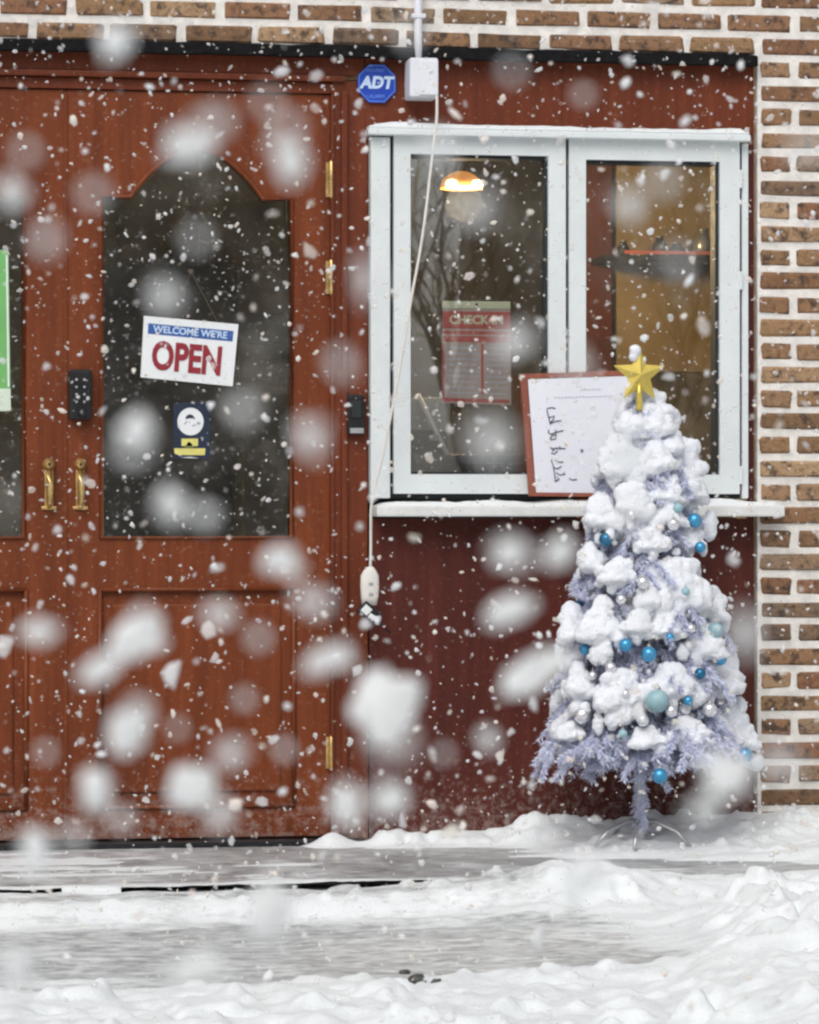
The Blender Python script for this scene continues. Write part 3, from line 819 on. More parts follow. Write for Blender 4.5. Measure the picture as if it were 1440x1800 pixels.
# ------------------------------------------------------------------ signs
def disc_poly(cx, cz, r, n, a0=0.0):
    return [(cx + r * math.cos(a0 + 2 * math.pi * k / n), cz + r * math.sin(a0 + 2 * math.pi * k / n)) for k in range(n)]
YA = YW - 0.004
acx, acz = X(662, YA), Z(147, 662, YA)
ad = thing('security_sign', (acx, YA, acz - 0.056), 'blue octagonal sign with white letters beside the junction box', 'sign')
bm_obj('plate', plate_bm(disc_poly(acx, acz, 0.0585, 8, math.pi / 8), [], YA - 0.006, YW - 0.0005), M['adt_blue'], ad)
bm_obj('rim', plate_bm(disc_poly(acx, acz, 0.0565, 8, math.pi / 8), [disc_poly(acx, acz, 0.0535, 8, math.pi / 8)], YA - 0.0066, YA - 0.0058), M['adt_pale'], ad)
put('lettering', text_mesh('ADT', 0.046, lambda u, v, w: Vector((acx + u + v * 0.18 + 0.001, YA - 0.0070 - w, acz + v + 0.001)), 0.0006, 0.0022, 0.98), M['adt_white'], ad)
put('lettering', text_mesh('SECURED', 0.0125, lambda u, v, w: Vector((acx + u - 0.004, YA - 0.0066 - w, acz + v + 0.037)), 0.0004, 0.0003), M['adt_pale'], ad)
put('lettering', text_mesh('ALARM', 0.014, lambda u, v, w: Vector((acx + u, YA - 0.0066 - w, acz + v - 0.037)), 0.0004, 0.0004), M['adt_pale'], ad)

# OPEN sign behind the door glass... hung in front of the pane
YO = YD + 0.010
def quad_frame(tl, tr, bl, br, y):
    P = [Vector((X(a, y), y, Z(b, a, y))) for a, b in (tl, tr, bl, br)]
    def f(u, v, w=0.0):                   # u, v in 0..1 from the top left
        p = P[0] * (1 - u) * (1 - v) + P[1] * u * (1 - v) + P[2] * (1 - u) * v + P[3] * u * v
        return p + Vector((0, -w, 0))
    return f
def quad_plate(name, f, u0, u1, v0, v1, w0, w1, mat, parent, nu=1, nv=1):
    bm = bmesh.new(); g = []
    for w in (w0, w1):
        g.append([[bm.verts.new(f(u0 + (u1 - u0) * i / nu, v0 + (v1 - v0) * j / nv, w)) for i in range(nu + 1)] for j in range(nv + 1)])
    for s in (0, 1):
        for j in range(nv):
            for i in range(nu):
                q = [g[s][j][i], g[s][j][i + 1], g[s][j + 1][i + 1], g[s][j + 1][i]]
                bm.faces.new(q if s else q[::-1])
    rim = [(0, i) for i in range(nu)] + [(j, nu) for j in range(nv)] + [(nv, i) for i in range(nu, 0, -1)] + [(j, 0) for j in range(nv, 0, -1)]
    for a, b in zip(rim, rim[1:] + rim[:1]):
        bm.faces.new((g[0][a[0]][a[1]], g[0][b[0]][b[1]], g[1][b[0]][b[1]], g[1][a[0]][a[1]]))
    return bm_obj(name, bm, mat, parent)
fo = quad_frame((253, 555), (419, 570), (247, 663), (409, 679), YO)
op = thing('open_sign', tuple(fo(0.5, 1.0)), 'white card sign reading WELCOME WE\'RE OPEN hanging in the door glass', 'sign')
quad_plate('card', fo, 0, 1, 0, 1, 0.0, 0.0025, M['sign_white'], op)
quad_plate('blue_band', fo, 0.05, 0.955, 0.115, 0.285, 0.0025, 0.0031, M['sign_blue'], op)
SW, SH = 0.268, 0.173
def on_sign(cu, cv):
    return lambda u, v, w: fo(cu + u / SW, cv - v / SH, 0.0035 + w)
put('lettering', text_mesh("WELCOME WE'RE", 0.0265, on_sign(0.5, 0.2), 0.0004, 0.0006, 1.0), M['adt_white'], op)
put('lettering', text_mesh('OPEN', 0.108, on_sign(0.485, 0.645), 0.0005, 0.0040, 0.72), M['sign_red'], op)
hook = Vector((X(336, YO), YO, Z(478, 336, YO)))
for u in (0.3, 0.78):
    tube('string', [fo(u, 0.03, 0.001), fo(u, 0.0, 0.002), hook], 0.0011, M['string_brown'], op, 6)
lathe('suction_hook', [(0.0, -0.006), (0.009, -0.004), (0.005, 0.001), (0.0, 0.002)], tuple(hook + Vector((0, 0.002, 0))), M['string_brown'], op, 12, 'Y')

# sticker with round emblem
YS = YD + 0.0165
fs = quad_frame((305, 708), (369, 708), (305, 806), (369, 806), YS)
st = thing('window_sticker', tuple(fs(0.5, 1.0)), 'navy sticker with round white emblem and yellow labels on the door glass', 'sticker')
quad_plate('backing', fs, 0, 1, 0, 1, -0.001, 0.0006, M['navy'], st)
ccx, ccz = X(335, YS), Z(741, 335, YS)
bm_obj('emblem_disc', plate_bm([(ccx + 0.037 * math.cos(a), ccz + 0.039 * math.sin(a)) for a in np.linspace(0, 2 * math.pi, 36)[:-1]], [], YS - 0.0012, YS - 0.0006), M['sign_white'], st)
def emblem(name, pl_, mat):
    bm_obj(name, plate_bm([(X(a, YS), Z(b, a, YS)) for a, b in pl_], [], YS - 0.0018, YS - 0.0012), mat, st)
emblem('emblem_mark', [(326, 734), (329, 730), (334, 728), (339, 730), (343, 735), (342, 737), (338, 735.5), (332, 735.5), (327, 737)], M['navy'])
emblem('emblem_mark', [(346, 742), (349, 741), (353, 744), (349, 747), (346, 746)], M['metal_grey'])
emblem('emblem_mark', [(323, 744), (329, 739), (330, 742), (325, 747)], M['faint_ink'])
emblem('emblem_mark', [(337, 747), (344, 745), (345, 748), (338, 751)], M['faint_ink'])
emblem('yellow_label', [(319, 771), (348, 771), (348, 784), (319, 784)], M['yellow'])
emblem('label_mark', [(325, 786.5), (341, 786.5), (336, 779), (331, 776)], M['olive'])
emblem('yellow_label', [(306, 788), (361, 788), (360, 800), (314, 800), (307, 797)], M['yellow'])
emblem('white_line', [(317, 804), (335, 803), (350, 805.5), (333, 805)], M['sign_white'])

# green poster on the left leaf
YG = YD + 0.0165
fg = quad_frame((-95, 432), (15, 440), (-95, 726), (19, 722), YG)
po = thing('poster', tuple(fg(0.5, 1.0)), 'green poster with pale foot inside the left door glass', 'poster')
quad_plate('sheet', fg, 0, 1, 0, 0.86, -0.001, 0.0006, M['green'], po)
quad_plate('pale_foot', fg, 0, 1, 0.8605, 1.0, -0.001, 0.0006, M['poster_pale'], po)
quad_plate('white_edge', fg, 0.955, 0.985, 0.03, 0.85, 0.0007, 0.0012, M['sign_white'], po)

# red notice hanging behind the left window light
YN = 0.06
fn = quad_frame((778, 529), (897, 530), (777, 708), (899, 712), YN)
no = thing('notice', tuple(fn(0.5, 1.0)), 'faded red and white printed notice hanging behind the left window pane', 'notice')
quad_plate('sheet', fn, 0, 1, 0.075, 1, -0.001, 0.0006, M['cal_paper'], no)
quad_plate('top_strip', fn, 0.0, 1.0, 0.0, 0.072, -0.003, 0.003, M['cal_cream'], no)
lathe('pin', [(0.0, 0.0), (0.004, 0.0), (0.004, 0.002), (0.0, 0.003)], tuple(fn(0.5, 0.03, 0.0032)), M['ink'], no, 10, 'Y')
quad_plate('red_header', fn, 0.0, 1.0, 0.10, 0.27, 0.0007, 0.0012, M['cal_red'], no)
put('lettering', text_mesh('CHECK IN', 0.034, lambda u, v, w: fn(0.5 + u / 0.193, 0.185 - v / 0.289, 0.0014 + w), 0.0003, 0.0012, 0.98), M['cal_cream'], no)
quad_plate('red_bar', fn, 0.0, 1.0, 0.29, 0.325, 0.0007, 0.0012, M['cal_red'], no)
quad_plate('red_bar', fn, 0.0, 1.0, 0.34, 0.40, 0.0007, 0.0012, M['cal_red'], no)
quad_plate('red_edge', fn, 0.0, 0.03, 0.41, 0.985, 0.0007, 0.0012, M['cal_red'], no)
quad_plate('red_column', fn, 0.565, 0.60, 0.41, 0.90, 0.0007, 0.0012, M['cal_red'], no)
quad_plate('red_foot', fn, 0.03, 0.97, 0.95, 0.985, 0.0007, 0.0012, M['cal_red'], no)
for k in range(9):
    quad_plate('ruled_line', fn, 0.07, 0.54 if k % 3 else 0.5, 0.45 + 0.055 * k, 0.463 + 0.055 * k, 0.0007, 0.001, M['faint_ink'], no)
    quad_plate('ruled_line', fn, 0.64, 0.95, 0.45 + 0.055 * k, 0.463 + 0.055 * k, 0.0007, 0.001, M['faint_ink'], no)

# notice board with handwritten sheet leaning on the sill
YB = -0.045
fb = quad_frame((917, 657), (1122, 650), (930, 872), (1128, 874), YB)
bd = thing('notice_board', tuple(fb(0.5, 1.0)), 'reddish framed board with handwritten white sheet leaning on the window sill', 'notice board')
def lean(u, v, w): return fb(u, v, w) + Vector((0, 0.025 * (1 - v), 0))
quad_plate('backing', lean, 0, 1, 0, 1, -0.008, 0.0, M['board_frame'], bd)
for (u0, u1, v0, v1) in ((0, 0.052, 0, 1), (0.945, 1, 0, 1), (0.052, 0.945, 0, 0.04), (0.052, 0.945, 0.97, 1)):
    quad_plate('rail', lean, u0, u1, v0, v1, 0.0, 0.008, M['board_frame'], bd)
def sheet_f(u, v, w): return lean(u, v, w + 0.004 * math.sin(u * 3.0) * (1 - v))
quad_plate('paper', sheet_f, 0.062, 0.935, 0.045, 0.985, 0.0045, 0.0052, M['paper'], bd, 6, 6)
def sheet_at(X4, Y4):                     # strokes read off the enlarged photograph
    px, py = 880 + X4 / 4.5, 600 + Y4 / 4.5
    v = (py - 655) / 218.0; xl = 917 + 13 * v
    return sheet_f((px - xl) / (205 - 7 * v), v, 0.0062)
strokes = [[(440, 530), (410, 522), (375, 528), (372, 545), (385, 600), (398, 655)], [(388, 600), (430, 590), (420, 620), (400, 640)], [(398, 650), (440, 632), (490, 628)],
           [(385, 700), (380, 720), (400, 735), (440, 720), (500, 706)], [(440, 700), (436, 735)], [(392, 765), (400, 778), (440, 772), (442, 740), (415, 742), (395, 765)],
           [(395, 830), (402, 850), (440, 845), (515, 850)], [(400, 885), (425, 890), (450, 872), (440, 845), (410, 868)], [(470, 830), (468, 855)],
           [(400, 935), (415, 985), (425, 1040), (432, 1110)], [(430, 940), (455, 955), (495, 956)], [(418, 1000), (450, 1010), (480, 990)], [(440, 1040), (470, 1060), (508, 1050), (500, 1035)],
           [(430, 1110), (462, 1092), (445, 1075)], [(540, 1085), (565, 1098), (602, 1092)], [(634, 862), (646, 858), (655, 868), (645, 880), (636, 870)]]
for s in strokes:
    tube('pen_stroke', [sheet_at(*p) for p in s], 0.0017, M['ink'], bd, 5)
for (a, b, c) in ((640, 815, 388), (430, 930, 445)):
    for k in range(int((b - a) / 28)):
        tube('printed_mark', [sheet_at(a + 28 * k, c), sheet_at(a + 28 * k + 17, c + random.uniform(-3, 3))], 0.0011, M['faint_ink'], bd, 4)

# ------------------------------------------------------------------ the room behind the glass
RX0, RX1, RY, RZ1 = XL - 0.5, XR + 1.6, 3.2, 2.62
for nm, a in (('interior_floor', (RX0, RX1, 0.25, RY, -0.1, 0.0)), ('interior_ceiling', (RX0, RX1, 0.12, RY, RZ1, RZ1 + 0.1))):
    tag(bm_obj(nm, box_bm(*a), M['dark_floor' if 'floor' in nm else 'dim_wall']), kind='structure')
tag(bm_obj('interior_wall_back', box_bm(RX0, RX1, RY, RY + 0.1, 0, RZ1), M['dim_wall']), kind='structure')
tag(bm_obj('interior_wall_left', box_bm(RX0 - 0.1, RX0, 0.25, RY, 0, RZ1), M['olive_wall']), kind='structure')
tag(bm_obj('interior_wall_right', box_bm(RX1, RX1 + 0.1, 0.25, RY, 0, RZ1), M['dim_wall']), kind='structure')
# mustard partition behind the right light, with dark red post and shelf
YI = 2.3
def ib(name, a, b, c, d, y0, y1, mat, parent=None, bev=0.003):
    return box(name, X(a, y0), X(b, y0), y0, y1, Z(d, (a + b) / 2, y0), Z(c, (a + b) / 2, y0), mat, parent, bev)
pt = thing('partition', (X(1200, YI), YI, 0), 'mustard yellow partition with dark red end post inside behind right pane', 'partition')
ib('panel', 1060, 1620, 200, 655, YI, YI + 0.08, M['mustard'], pt)
ib('lower_panel', 1060, 1620, 656, 1470, YI + 0.005, YI + 0.08, M['olive_wall'], pt)
ib('post', 1018, 1076, 200, 1470, YI - 0.03, YI + 0.09, M['inner_post'], pt)
sh = thing('shelf', (X(1170, YI - 0.2), YI - 0.2, Z(452, 1170, YI)), 'dark shelf with orange red front edge behind the right pane', 'shelf')
YH = YI - 0.26
bm = box_bm(X(1062, YH), X(1640, YH), YH, YI - 0.001, Z(458, 1170, YH), Z(449, 1170, YH), 0.002)
bm_obj('board', bm, M['inner_dark'], sh)
box('edge_strip', X(1098, YH), X(1640, YH), YH - 0.006, YH - 0.0005, Z(447, 1170, YH), Z(441, 1170, YH), M['inner_red'], sh, 0.001)
for i, (a, hgt, wdt, lab) in enumerate(((1096, 26, 22, 'low dark jar at the left end of the shelf'), (1160, 34, 26, 'tall dark bottle second on the shelf'), (1190, 24, 30, 'squat dark tin third on the shelf'), (1236, 46, 34, 'large grey jar at the right end of the shelf'))):
    y = YH + 0.10; cx = X(a, y); zb = Z(449, 1170, YH) + 0.0005; s = T(a, y) / F; h_, r_ = hgt * s, wdt * s / 2
    b_ = thing('jar', (cx, y, zb), lab, 'jar', 'jars on the shelf behind the right pane')
    lathe('body', [(0.0, zb), (r_, zb), (r_ * 1.02, zb + h_ * 0.6), (r_ * 0.6, zb + h_ * 0.85), (r_ * 0.5, zb + h_)], (cx, y, 0), M['inner_dark'] if i < 3 else M['metal_grey'], b_, 16)
    lathe('lid', [(0.0, zb + h_), (r_ * 0.58, zb + h_), (r_ * 0.58, zb + h_ * 1.12), (0.0, zb + h_ * 1.13)], (cx, y, 0), M['metal_grey'], b_, 16)
# lamp with warm glow seen through the left pane
YLp = 1.45
lcx, lcz = X(811, YLp), Z(333, 811, YLp)
lp = thing('ceiling_lamp', (lcx, YLp, lcz), 'glowing amber dome lamp seen through the left window pane', 'lamp')
def glow(name, c, s):
    m, n, l, p = nmat(name)
    v = coords(n, l); cc = ramp(n, l, noise(n, l, v, 9.0, 2), [(0.3, c), (0.7, tuple(q * 0.85 for q in c))])
    l.new(cc, p.inputs['Base Color']); l.new(cc, p.inputs['Emission Color']); p.inputs['Emission Strength'].default_value = s
    return m
M['amber'] = glow('amber_lamp_glass', (1.0, 0.42, 0.10), 0.75)
M['bulb'] = glow('lit_bulb', (1.0, 0.78, 0.40), 7.0)
prof = []
for k in range(9):
    a = k / 8 * math.pi / 2
    prof.append((0.070 * math.cos(a) + 0.0005, 0.060 * math.sin(a)))
dome = [(r_ * 0.985, h_ - 0.002) for r_, h_ in prof][::-1]
lathe('shade', prof, (lcx, YLp, lcz), M['amber'], lp, 28)
for s in (-1, 1):
    lathe('bulb', [(0.0, -0.010), (0.016, -0.007), (0.021, 0.004), (0.016, 0.016), (0.0, 0.020)], (lcx + s * 0.042, YLp - 0.058, lcz + 0.008), M['bulb'], lp, 16)
tube('rod', [(lcx, YLp, lcz + 0.058), (lcx, YLp, RZ1 + 0.01)], 0.006, M['inner_dark'], lp, 8)
pl_ = bpy.data.lights.new('lamp_glow', 'POINT'); pl_.energy = 58; pl_.color = (1.0, 0.72, 0.40); pl_.shadow_soft_size = 0.06
plo = bpy.data.objects.new('lamp_glow', pl_); COL.objects.link(plo); plo.location = (0, -0.06, -0.05); plo.parent = lp
# things standing inside the left light
YK = 0.42
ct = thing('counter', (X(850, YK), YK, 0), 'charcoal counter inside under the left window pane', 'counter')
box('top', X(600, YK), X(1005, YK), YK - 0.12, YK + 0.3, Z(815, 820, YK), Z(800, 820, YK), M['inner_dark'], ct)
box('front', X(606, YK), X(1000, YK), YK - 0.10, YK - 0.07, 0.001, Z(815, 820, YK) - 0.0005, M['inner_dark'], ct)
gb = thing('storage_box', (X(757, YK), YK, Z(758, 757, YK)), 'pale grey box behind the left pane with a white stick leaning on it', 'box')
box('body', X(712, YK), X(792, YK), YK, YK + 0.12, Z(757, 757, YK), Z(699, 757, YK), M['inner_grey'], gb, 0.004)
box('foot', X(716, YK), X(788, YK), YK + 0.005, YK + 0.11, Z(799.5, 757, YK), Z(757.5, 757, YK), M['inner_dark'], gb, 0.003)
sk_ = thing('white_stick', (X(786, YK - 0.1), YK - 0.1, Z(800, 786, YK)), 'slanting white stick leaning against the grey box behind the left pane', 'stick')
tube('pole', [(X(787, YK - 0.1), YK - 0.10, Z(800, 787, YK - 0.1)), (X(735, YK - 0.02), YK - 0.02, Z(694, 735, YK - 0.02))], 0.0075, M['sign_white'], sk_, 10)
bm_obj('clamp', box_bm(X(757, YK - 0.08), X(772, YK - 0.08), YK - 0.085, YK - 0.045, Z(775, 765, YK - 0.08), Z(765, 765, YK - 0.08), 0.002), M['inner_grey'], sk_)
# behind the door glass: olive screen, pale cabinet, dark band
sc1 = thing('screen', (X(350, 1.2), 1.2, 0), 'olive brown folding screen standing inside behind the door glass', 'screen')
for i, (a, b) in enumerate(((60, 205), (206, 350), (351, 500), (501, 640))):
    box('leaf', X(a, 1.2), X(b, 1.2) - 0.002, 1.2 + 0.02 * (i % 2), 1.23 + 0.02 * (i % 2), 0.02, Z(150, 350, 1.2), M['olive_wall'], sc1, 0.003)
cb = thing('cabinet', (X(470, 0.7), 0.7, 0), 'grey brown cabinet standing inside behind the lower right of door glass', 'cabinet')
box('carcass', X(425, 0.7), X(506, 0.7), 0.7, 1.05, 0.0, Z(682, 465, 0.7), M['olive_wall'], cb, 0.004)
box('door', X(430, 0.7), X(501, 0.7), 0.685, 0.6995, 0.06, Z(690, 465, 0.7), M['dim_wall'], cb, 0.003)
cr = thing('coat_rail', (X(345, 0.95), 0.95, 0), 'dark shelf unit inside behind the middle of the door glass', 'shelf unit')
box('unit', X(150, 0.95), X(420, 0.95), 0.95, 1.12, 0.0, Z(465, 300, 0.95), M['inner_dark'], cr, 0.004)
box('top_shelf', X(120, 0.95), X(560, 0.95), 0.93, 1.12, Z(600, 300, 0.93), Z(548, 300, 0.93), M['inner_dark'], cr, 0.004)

# ------------------------------------------------------------------ white Christmas tree loaded with snow
TY = -0.34
TX = X(1127, TY)
def TZ(py): return Z(py, 1127, TY)
PXM = T(1127, TY) / F
tree = thing('christmas_tree', (TX, TY, 0.0), 'white artificial Christmas tree loaded with snow beside the window', 'christmas tree')
tz0 = 0.03
tube('trunk', [(TX, TY, tz0), (TX, TY, TZ(1390)), (TX, TY, TZ(690))], [0.011, 0.010, 0.006], M['sign_white'], tree, 10)
for k, a in enumerate((200, 250, 320, 20, 110)):
    dx, dy = math.cos(R(a)), math.sin(R(a)); Lg = 0.15
    gz_ = max(0.004, ground_z(TX + dx * Lg, TY + dy * Lg))
    tube('stand_leg', [(TX + dx * .008, TY + dy * .008, 0.088), (TX + dx * .05, TY + dy * .05, 0.084), (TX + dx * .11, TY + dy * .11, 0.060), (TX + dx * Lg, TY + dy * Lg, 0.022)], 0.0055, M['metal_grey'], tree, 8)
tiers = [  # root py, tip py, radius px, branches, snow
    (703, 762, 50, 6, 1.0), (765, 855, 84, 8, 1.0), (845, 945, 102, 9, 0.9), (925, 1035, 118, 10, 0.92),
    (1015, 1122, 138, 11, 0.95), (1105, 1210, 146, 12, 0.92), (1190, 1292, 158, 12, 0.97), (1240, 1330, 178, 13, 0.9), (1280, 1352, 112, 9, 0.0)]
def needle_branch(path, seed, dens):
    rr = np.random.default_rng(seed); V = []; Fc = []; count = 0
    P = np.array([list(p) for p in path]); seg = len(P) - 1
    tw = []                               # main stem plus side twigs
    tw.append((P, 1.0))
    dirn = P[-1] - P[0]; Lb = np.linalg.norm(dirn); side = np.cross(dirn, [0, 0, 1.0]); side /= (np.linalg.norm(side) + 1e-9)
    for f_ in np.linspace(0.3, 0.95, 5):
        b = P[int(f_ * seg)]
        for s in (-1, 1):
            l_ = Lb * (0.50 - 0.25 * f_) * rr.uniform(0.6, 1.3)
            e = b + dirn / Lb * l_ * 0.65 + side * s * l_ * 0.75 + np.array([0, 0, -l_ * rr.uniform(0.3, 0.95)])
            tw.append((np.stack([b, (b + e) / 2 + [0, 0, 0.006], e]), 0.8))
    for Q, sc_ in tw:
        L = np.linalg.norm(np.diff(Q, axis=0), axis=1).sum()
        nN = max(1, int(L * dens * sc_))
        u = rr.random(nN) ** 0.85 * (len(Q) - 1); i = np.minimum(u.astype(int), len(Q) - 2)
        seg_ = Q[i + 1] - Q[i]; p = Q[i] + seg_ * (u - i)[:, None]
        unit = lambda a: a / (np.linalg.norm(a, axis=1)[:, None] + 1e-9)
        d = unit(seg_); o = rr.normal(size=(nN, 3)); o = unit(o - d * (o * d).sum(1)[:, None])
        t_ = unit(o * 0.8 + d * rr.uniform(0.3, 0.9, (nN, 1)) + np.array([0, 0, -0.22]))
        ln = rr.uniform(0.010, 0.029, (nN, 1)) * sc_
        w = unit(np.cross(t_, rr.normal(size=(nN, 3)))) * rr.uniform(0.0008, 0.0019, (nN, 1))
        m_ = p + t_ * ln * 0.55; e_ = p + t_ * ln
        V.append(np.stack([p - w * 0.5, p + w * 0.5, m_ + w, m_ - w, e_ + w * 0.15, e_ - w * 0.15], 1).reshape(-1, 3))
        b0 = count + np.arange(nN)[:, None] * 6
        Fc.append(np.stack([b0 + [0, 1, 2, 3], b0 + [3, 2, 4, 5]], 1).reshape(-1, 4)); count += nN * 6
    V, Fc = np.concatenate(V), np.concatenate(Fc)
    return from_np('branch', V, Fc, False)
TMPM = None
def snow_blob(name, parent, ells, seed, voxel=0.007, amp=0.012):
    """merged lumps: several ellipsoids fused by a voxel remesh, then roughened"""
    bm = bmesh.new()
    for c, rx, ry, rz, az, pit in ells:
        m4 = Matrix.Translation(c) @ Matrix.Rotation(az, 4, 'Z') @ Matrix.Rotation(pit, 4, 'Y') @ Matrix.Diagonal((rx, ry, rz, 1))
        bmesh.ops.create_icosphere(bm, subdivisions=2, radius=1.0, matrix=m4)
    me = bpy.data.meshes.new('t'); bm.to_mesh(me); bm.free()
    o = bpy.data.objects.new('t', me); COL.objects.link(o)
    rm = o.modifiers.new('r', 'REMESH'); rm.mode = 'VOXEL'; rm.voxel_size = voxel
    s_ = o.modifiers.new('s', 'SMOOTH'); s_.iterations = 6; s_.factor = 0.5
    BLOBS.append((name, o, seed, amp, parent))
def finish_blobs():
    dg = bpy.context.evaluated_depsgraph_get()
    outs = [bpy.data.meshes.new_from_object(b[1].evaluated_get(dg)) for b in BLOBS]
    for (name, o, seed, amp, parent), out in zip(BLOBS, outs):
        me = o.data; bpy.data.objects.remove(o); bpy.data.meshes.remove(me)
        nv = len(out.vertices); co = np.empty(nv * 3, np.float32); no_ = np.empty(nv * 3, np.float32)
        out.vertices.foreach_get('co', co); out.vertex_normals.foreach_get('vector', no_)
        co, no_ = co.reshape(-1, 3), no_.reshape(-1, 3)
        q = co * 26 + np.array([seed * 3.1, seed * 1.7, 0])
        co = co + no_ * (amp * (0.8 * vnoise3(q, 1) + 0.5 * vnoise3(q * 2.7, 2) + 0.5 * np.abs(vnoise3(q * 6.0, 3))))[:, None]
        out.vertices.foreach_set('co', co.astype(np.float32).ravel()); out.update()
        out.materials.clear(); out.shade_smooth()
        put(name, out, M['tree_snow'], parent)
BLOBS = []
put('trunk_tinsel', needle_branch([Vector((TX, TY, TZ(1310))) .lerp(Vector((TX - .004, TY, TZ(1440))), j / 8) for j in range(9)], 999, 1500), M['needles'], tree)
rb = random.Random(5)
bseed = 0
for ti, (pr, ptp, rp, nb, snw) in enumerate(tiers):
    a0 = rb.uniform(0, 6.28)
    for k in range(nb):
        bseed += 1
        a = a0 + 2 * math.pi * k / nb + rb.uniform(-.16, .16)
        front = -math.sin(a)              # towards the camera
        rad = rp * PXM * rb.uniform(0.80, 1.08)
        zr, zt_ = TZ(pr + rb.uniform(-10, 10)), TZ(ptp + rb.uniform(-18, 16))
        dx, dy = math.cos(a), math.sin(a)
        path = []
        for j in range(9):
            u = j / 8
            zz = zr + (zt_ - zr) * (u ** 1.9) + 0.045 * math.sin(u * math.pi) * (rad / 0.3)
            path.append(Vector((TX + dx * rad * u, TY + dy * rad * u, zz)))
        dens = 3000 if front > -0.3 else 900
        br = put('branch', needle_branch(path, bseed, dens), M['needles'], tree)
        if rb.random() < snw and -0.8 < front < 0.30:
            ells = []
            wid = (0.030 + 0.017 * min(1, rad / 0.25)) * rb.uniform(0.8, 1.25)
            tipless = rb.random() < 0.8
            bare = (ti >= 7 and math.cos(a) < 0.15 and front > 0.1)
            if bare or ti == 8: continue
            for u in (0.30, 0.48, 0.66, 0.82, 0.96):
                if (rad < 0.1 and u in (0.56, 0.9)) or (tipless and u > 0.95): continue
                j = u * 8; i = min(int(j), 7); p = path[i].lerp(path[i + 1], j - i)
                d = (path[i + 1] - path[i]).normalized()
                sc_ = rb.uniform(0.72, 1.22) * (1.0 if u < 0.9 else 0.7)
                ells.append((p + Vector((rb.uniform(-.008, .008), rb.uniform(-.008, .008), 0.014 + rb.uniform(-.002, .008))), wid * 1.2 * sc_, wid * sc_ * (rb.uniform(1.15, 1.6) if u < 0.7 else rb.uniform(.8, 1.1)), wid * (0.55 if u < 0.7 else 0.6) * sc_, math.atan2(d.y, d.x), -math.asin(max(-1, min(1, d.z)))))
                if 0.5 < u < 0.9 and rb.random() < 0.35:   # lobes that hang over the side
                    sdv = Vector((-d.y, d.x, 0)).normalized() * rb.choice((-1, 1)) * wid * rb.uniform(.7, 1.1)
                    ells.append((p + sdv + Vector((0, 0, -wid * rb.uniform(0.2, 0.8))), wid * rb.uniform(.4, .7), wid * rb.uniform(.4, .6), wid * rb.uniform(.45, .8), 0, 0))
            snow_blob('snow_cap', br, ells, bseed)
# thick caps of snow draped over the front of each tier
prof_r = [(700, 20), (762, 50), (855, 86), (945, 104), (1035, 120), (1122, 140), (1210, 148), (1292, 160), (1342, 175), (1400, 150)]
def tree_r(py):
    for (a, ra), (b, rb_) in zip(prof_r, prof_r[1:]):
        if a <= py <= b: return (ra + (rb_ - ra) * (py - a) / (b - a)) * PXM
    return 0.1
def drape(px, py, w, h, lobes=3, tilt=0.0, seed=0):
    rl = random.Random(seed * 7 + 3)
    def spot(qx, qy):
        dx = (qx - 1127) * PXM; rr_ = tree_r(max(701, min(1399, qy)))
        y = TY - math.sqrt(max(0.0004, rr_ * rr_ - dx * dx)) + 0.012
        return Vector((X(qx, y), y, Z(qy, qx, y)))
    lean_ = rl.uniform(-.12, .12) * w
    tl = math.tan(R(tilt))
    el = []
    for q_ in (0.0, 0.25, 0.5, 0.75, 1.0):    # a tent of snow, narrow at the top and spreading downwards
        wq = w * ((0.22 + 0.30 * q_ ** 0.8) if seed % 3 else (0.34 + 0.16 * q_)) * rl.uniform(0.78, 1.15)
        el.append((spot(px + lean_ * (1 - q_), py - h * 0.40 + h * 0.56 * q_ + rl.uniform(-.05, .05) * h), wq * PXM, (0.018 + 0.016 * q_), h * rl.uniform(0.17, 0.25) * PXM, 0, R(tilt) * q_ + rl.uniform(-.22, .22)))
    for k in range(lobes + 1):                # uneven drips along the lower edge
        f_ = (k + 0.5) / (lobes + 1) - 0.5 + rl.uniform(-.05, .05)
        qx, qy = px + f_ * w * 1.0, py + h * rl.uniform(0.12, 0.58) + tl * f_ * w
        rr_ = w / (lobes + 1) * rl.uniform(0.34, 0.66) * PXM
        el.append((spot(qx, qy), rr_, max(0.012, rr_ * 0.8), h * rl.uniform(0.14, 0.30) * PXM, 0, 0))
    snow_blob('snow_cap', tree, el, 200 + seed, 0.005, 0.0095)
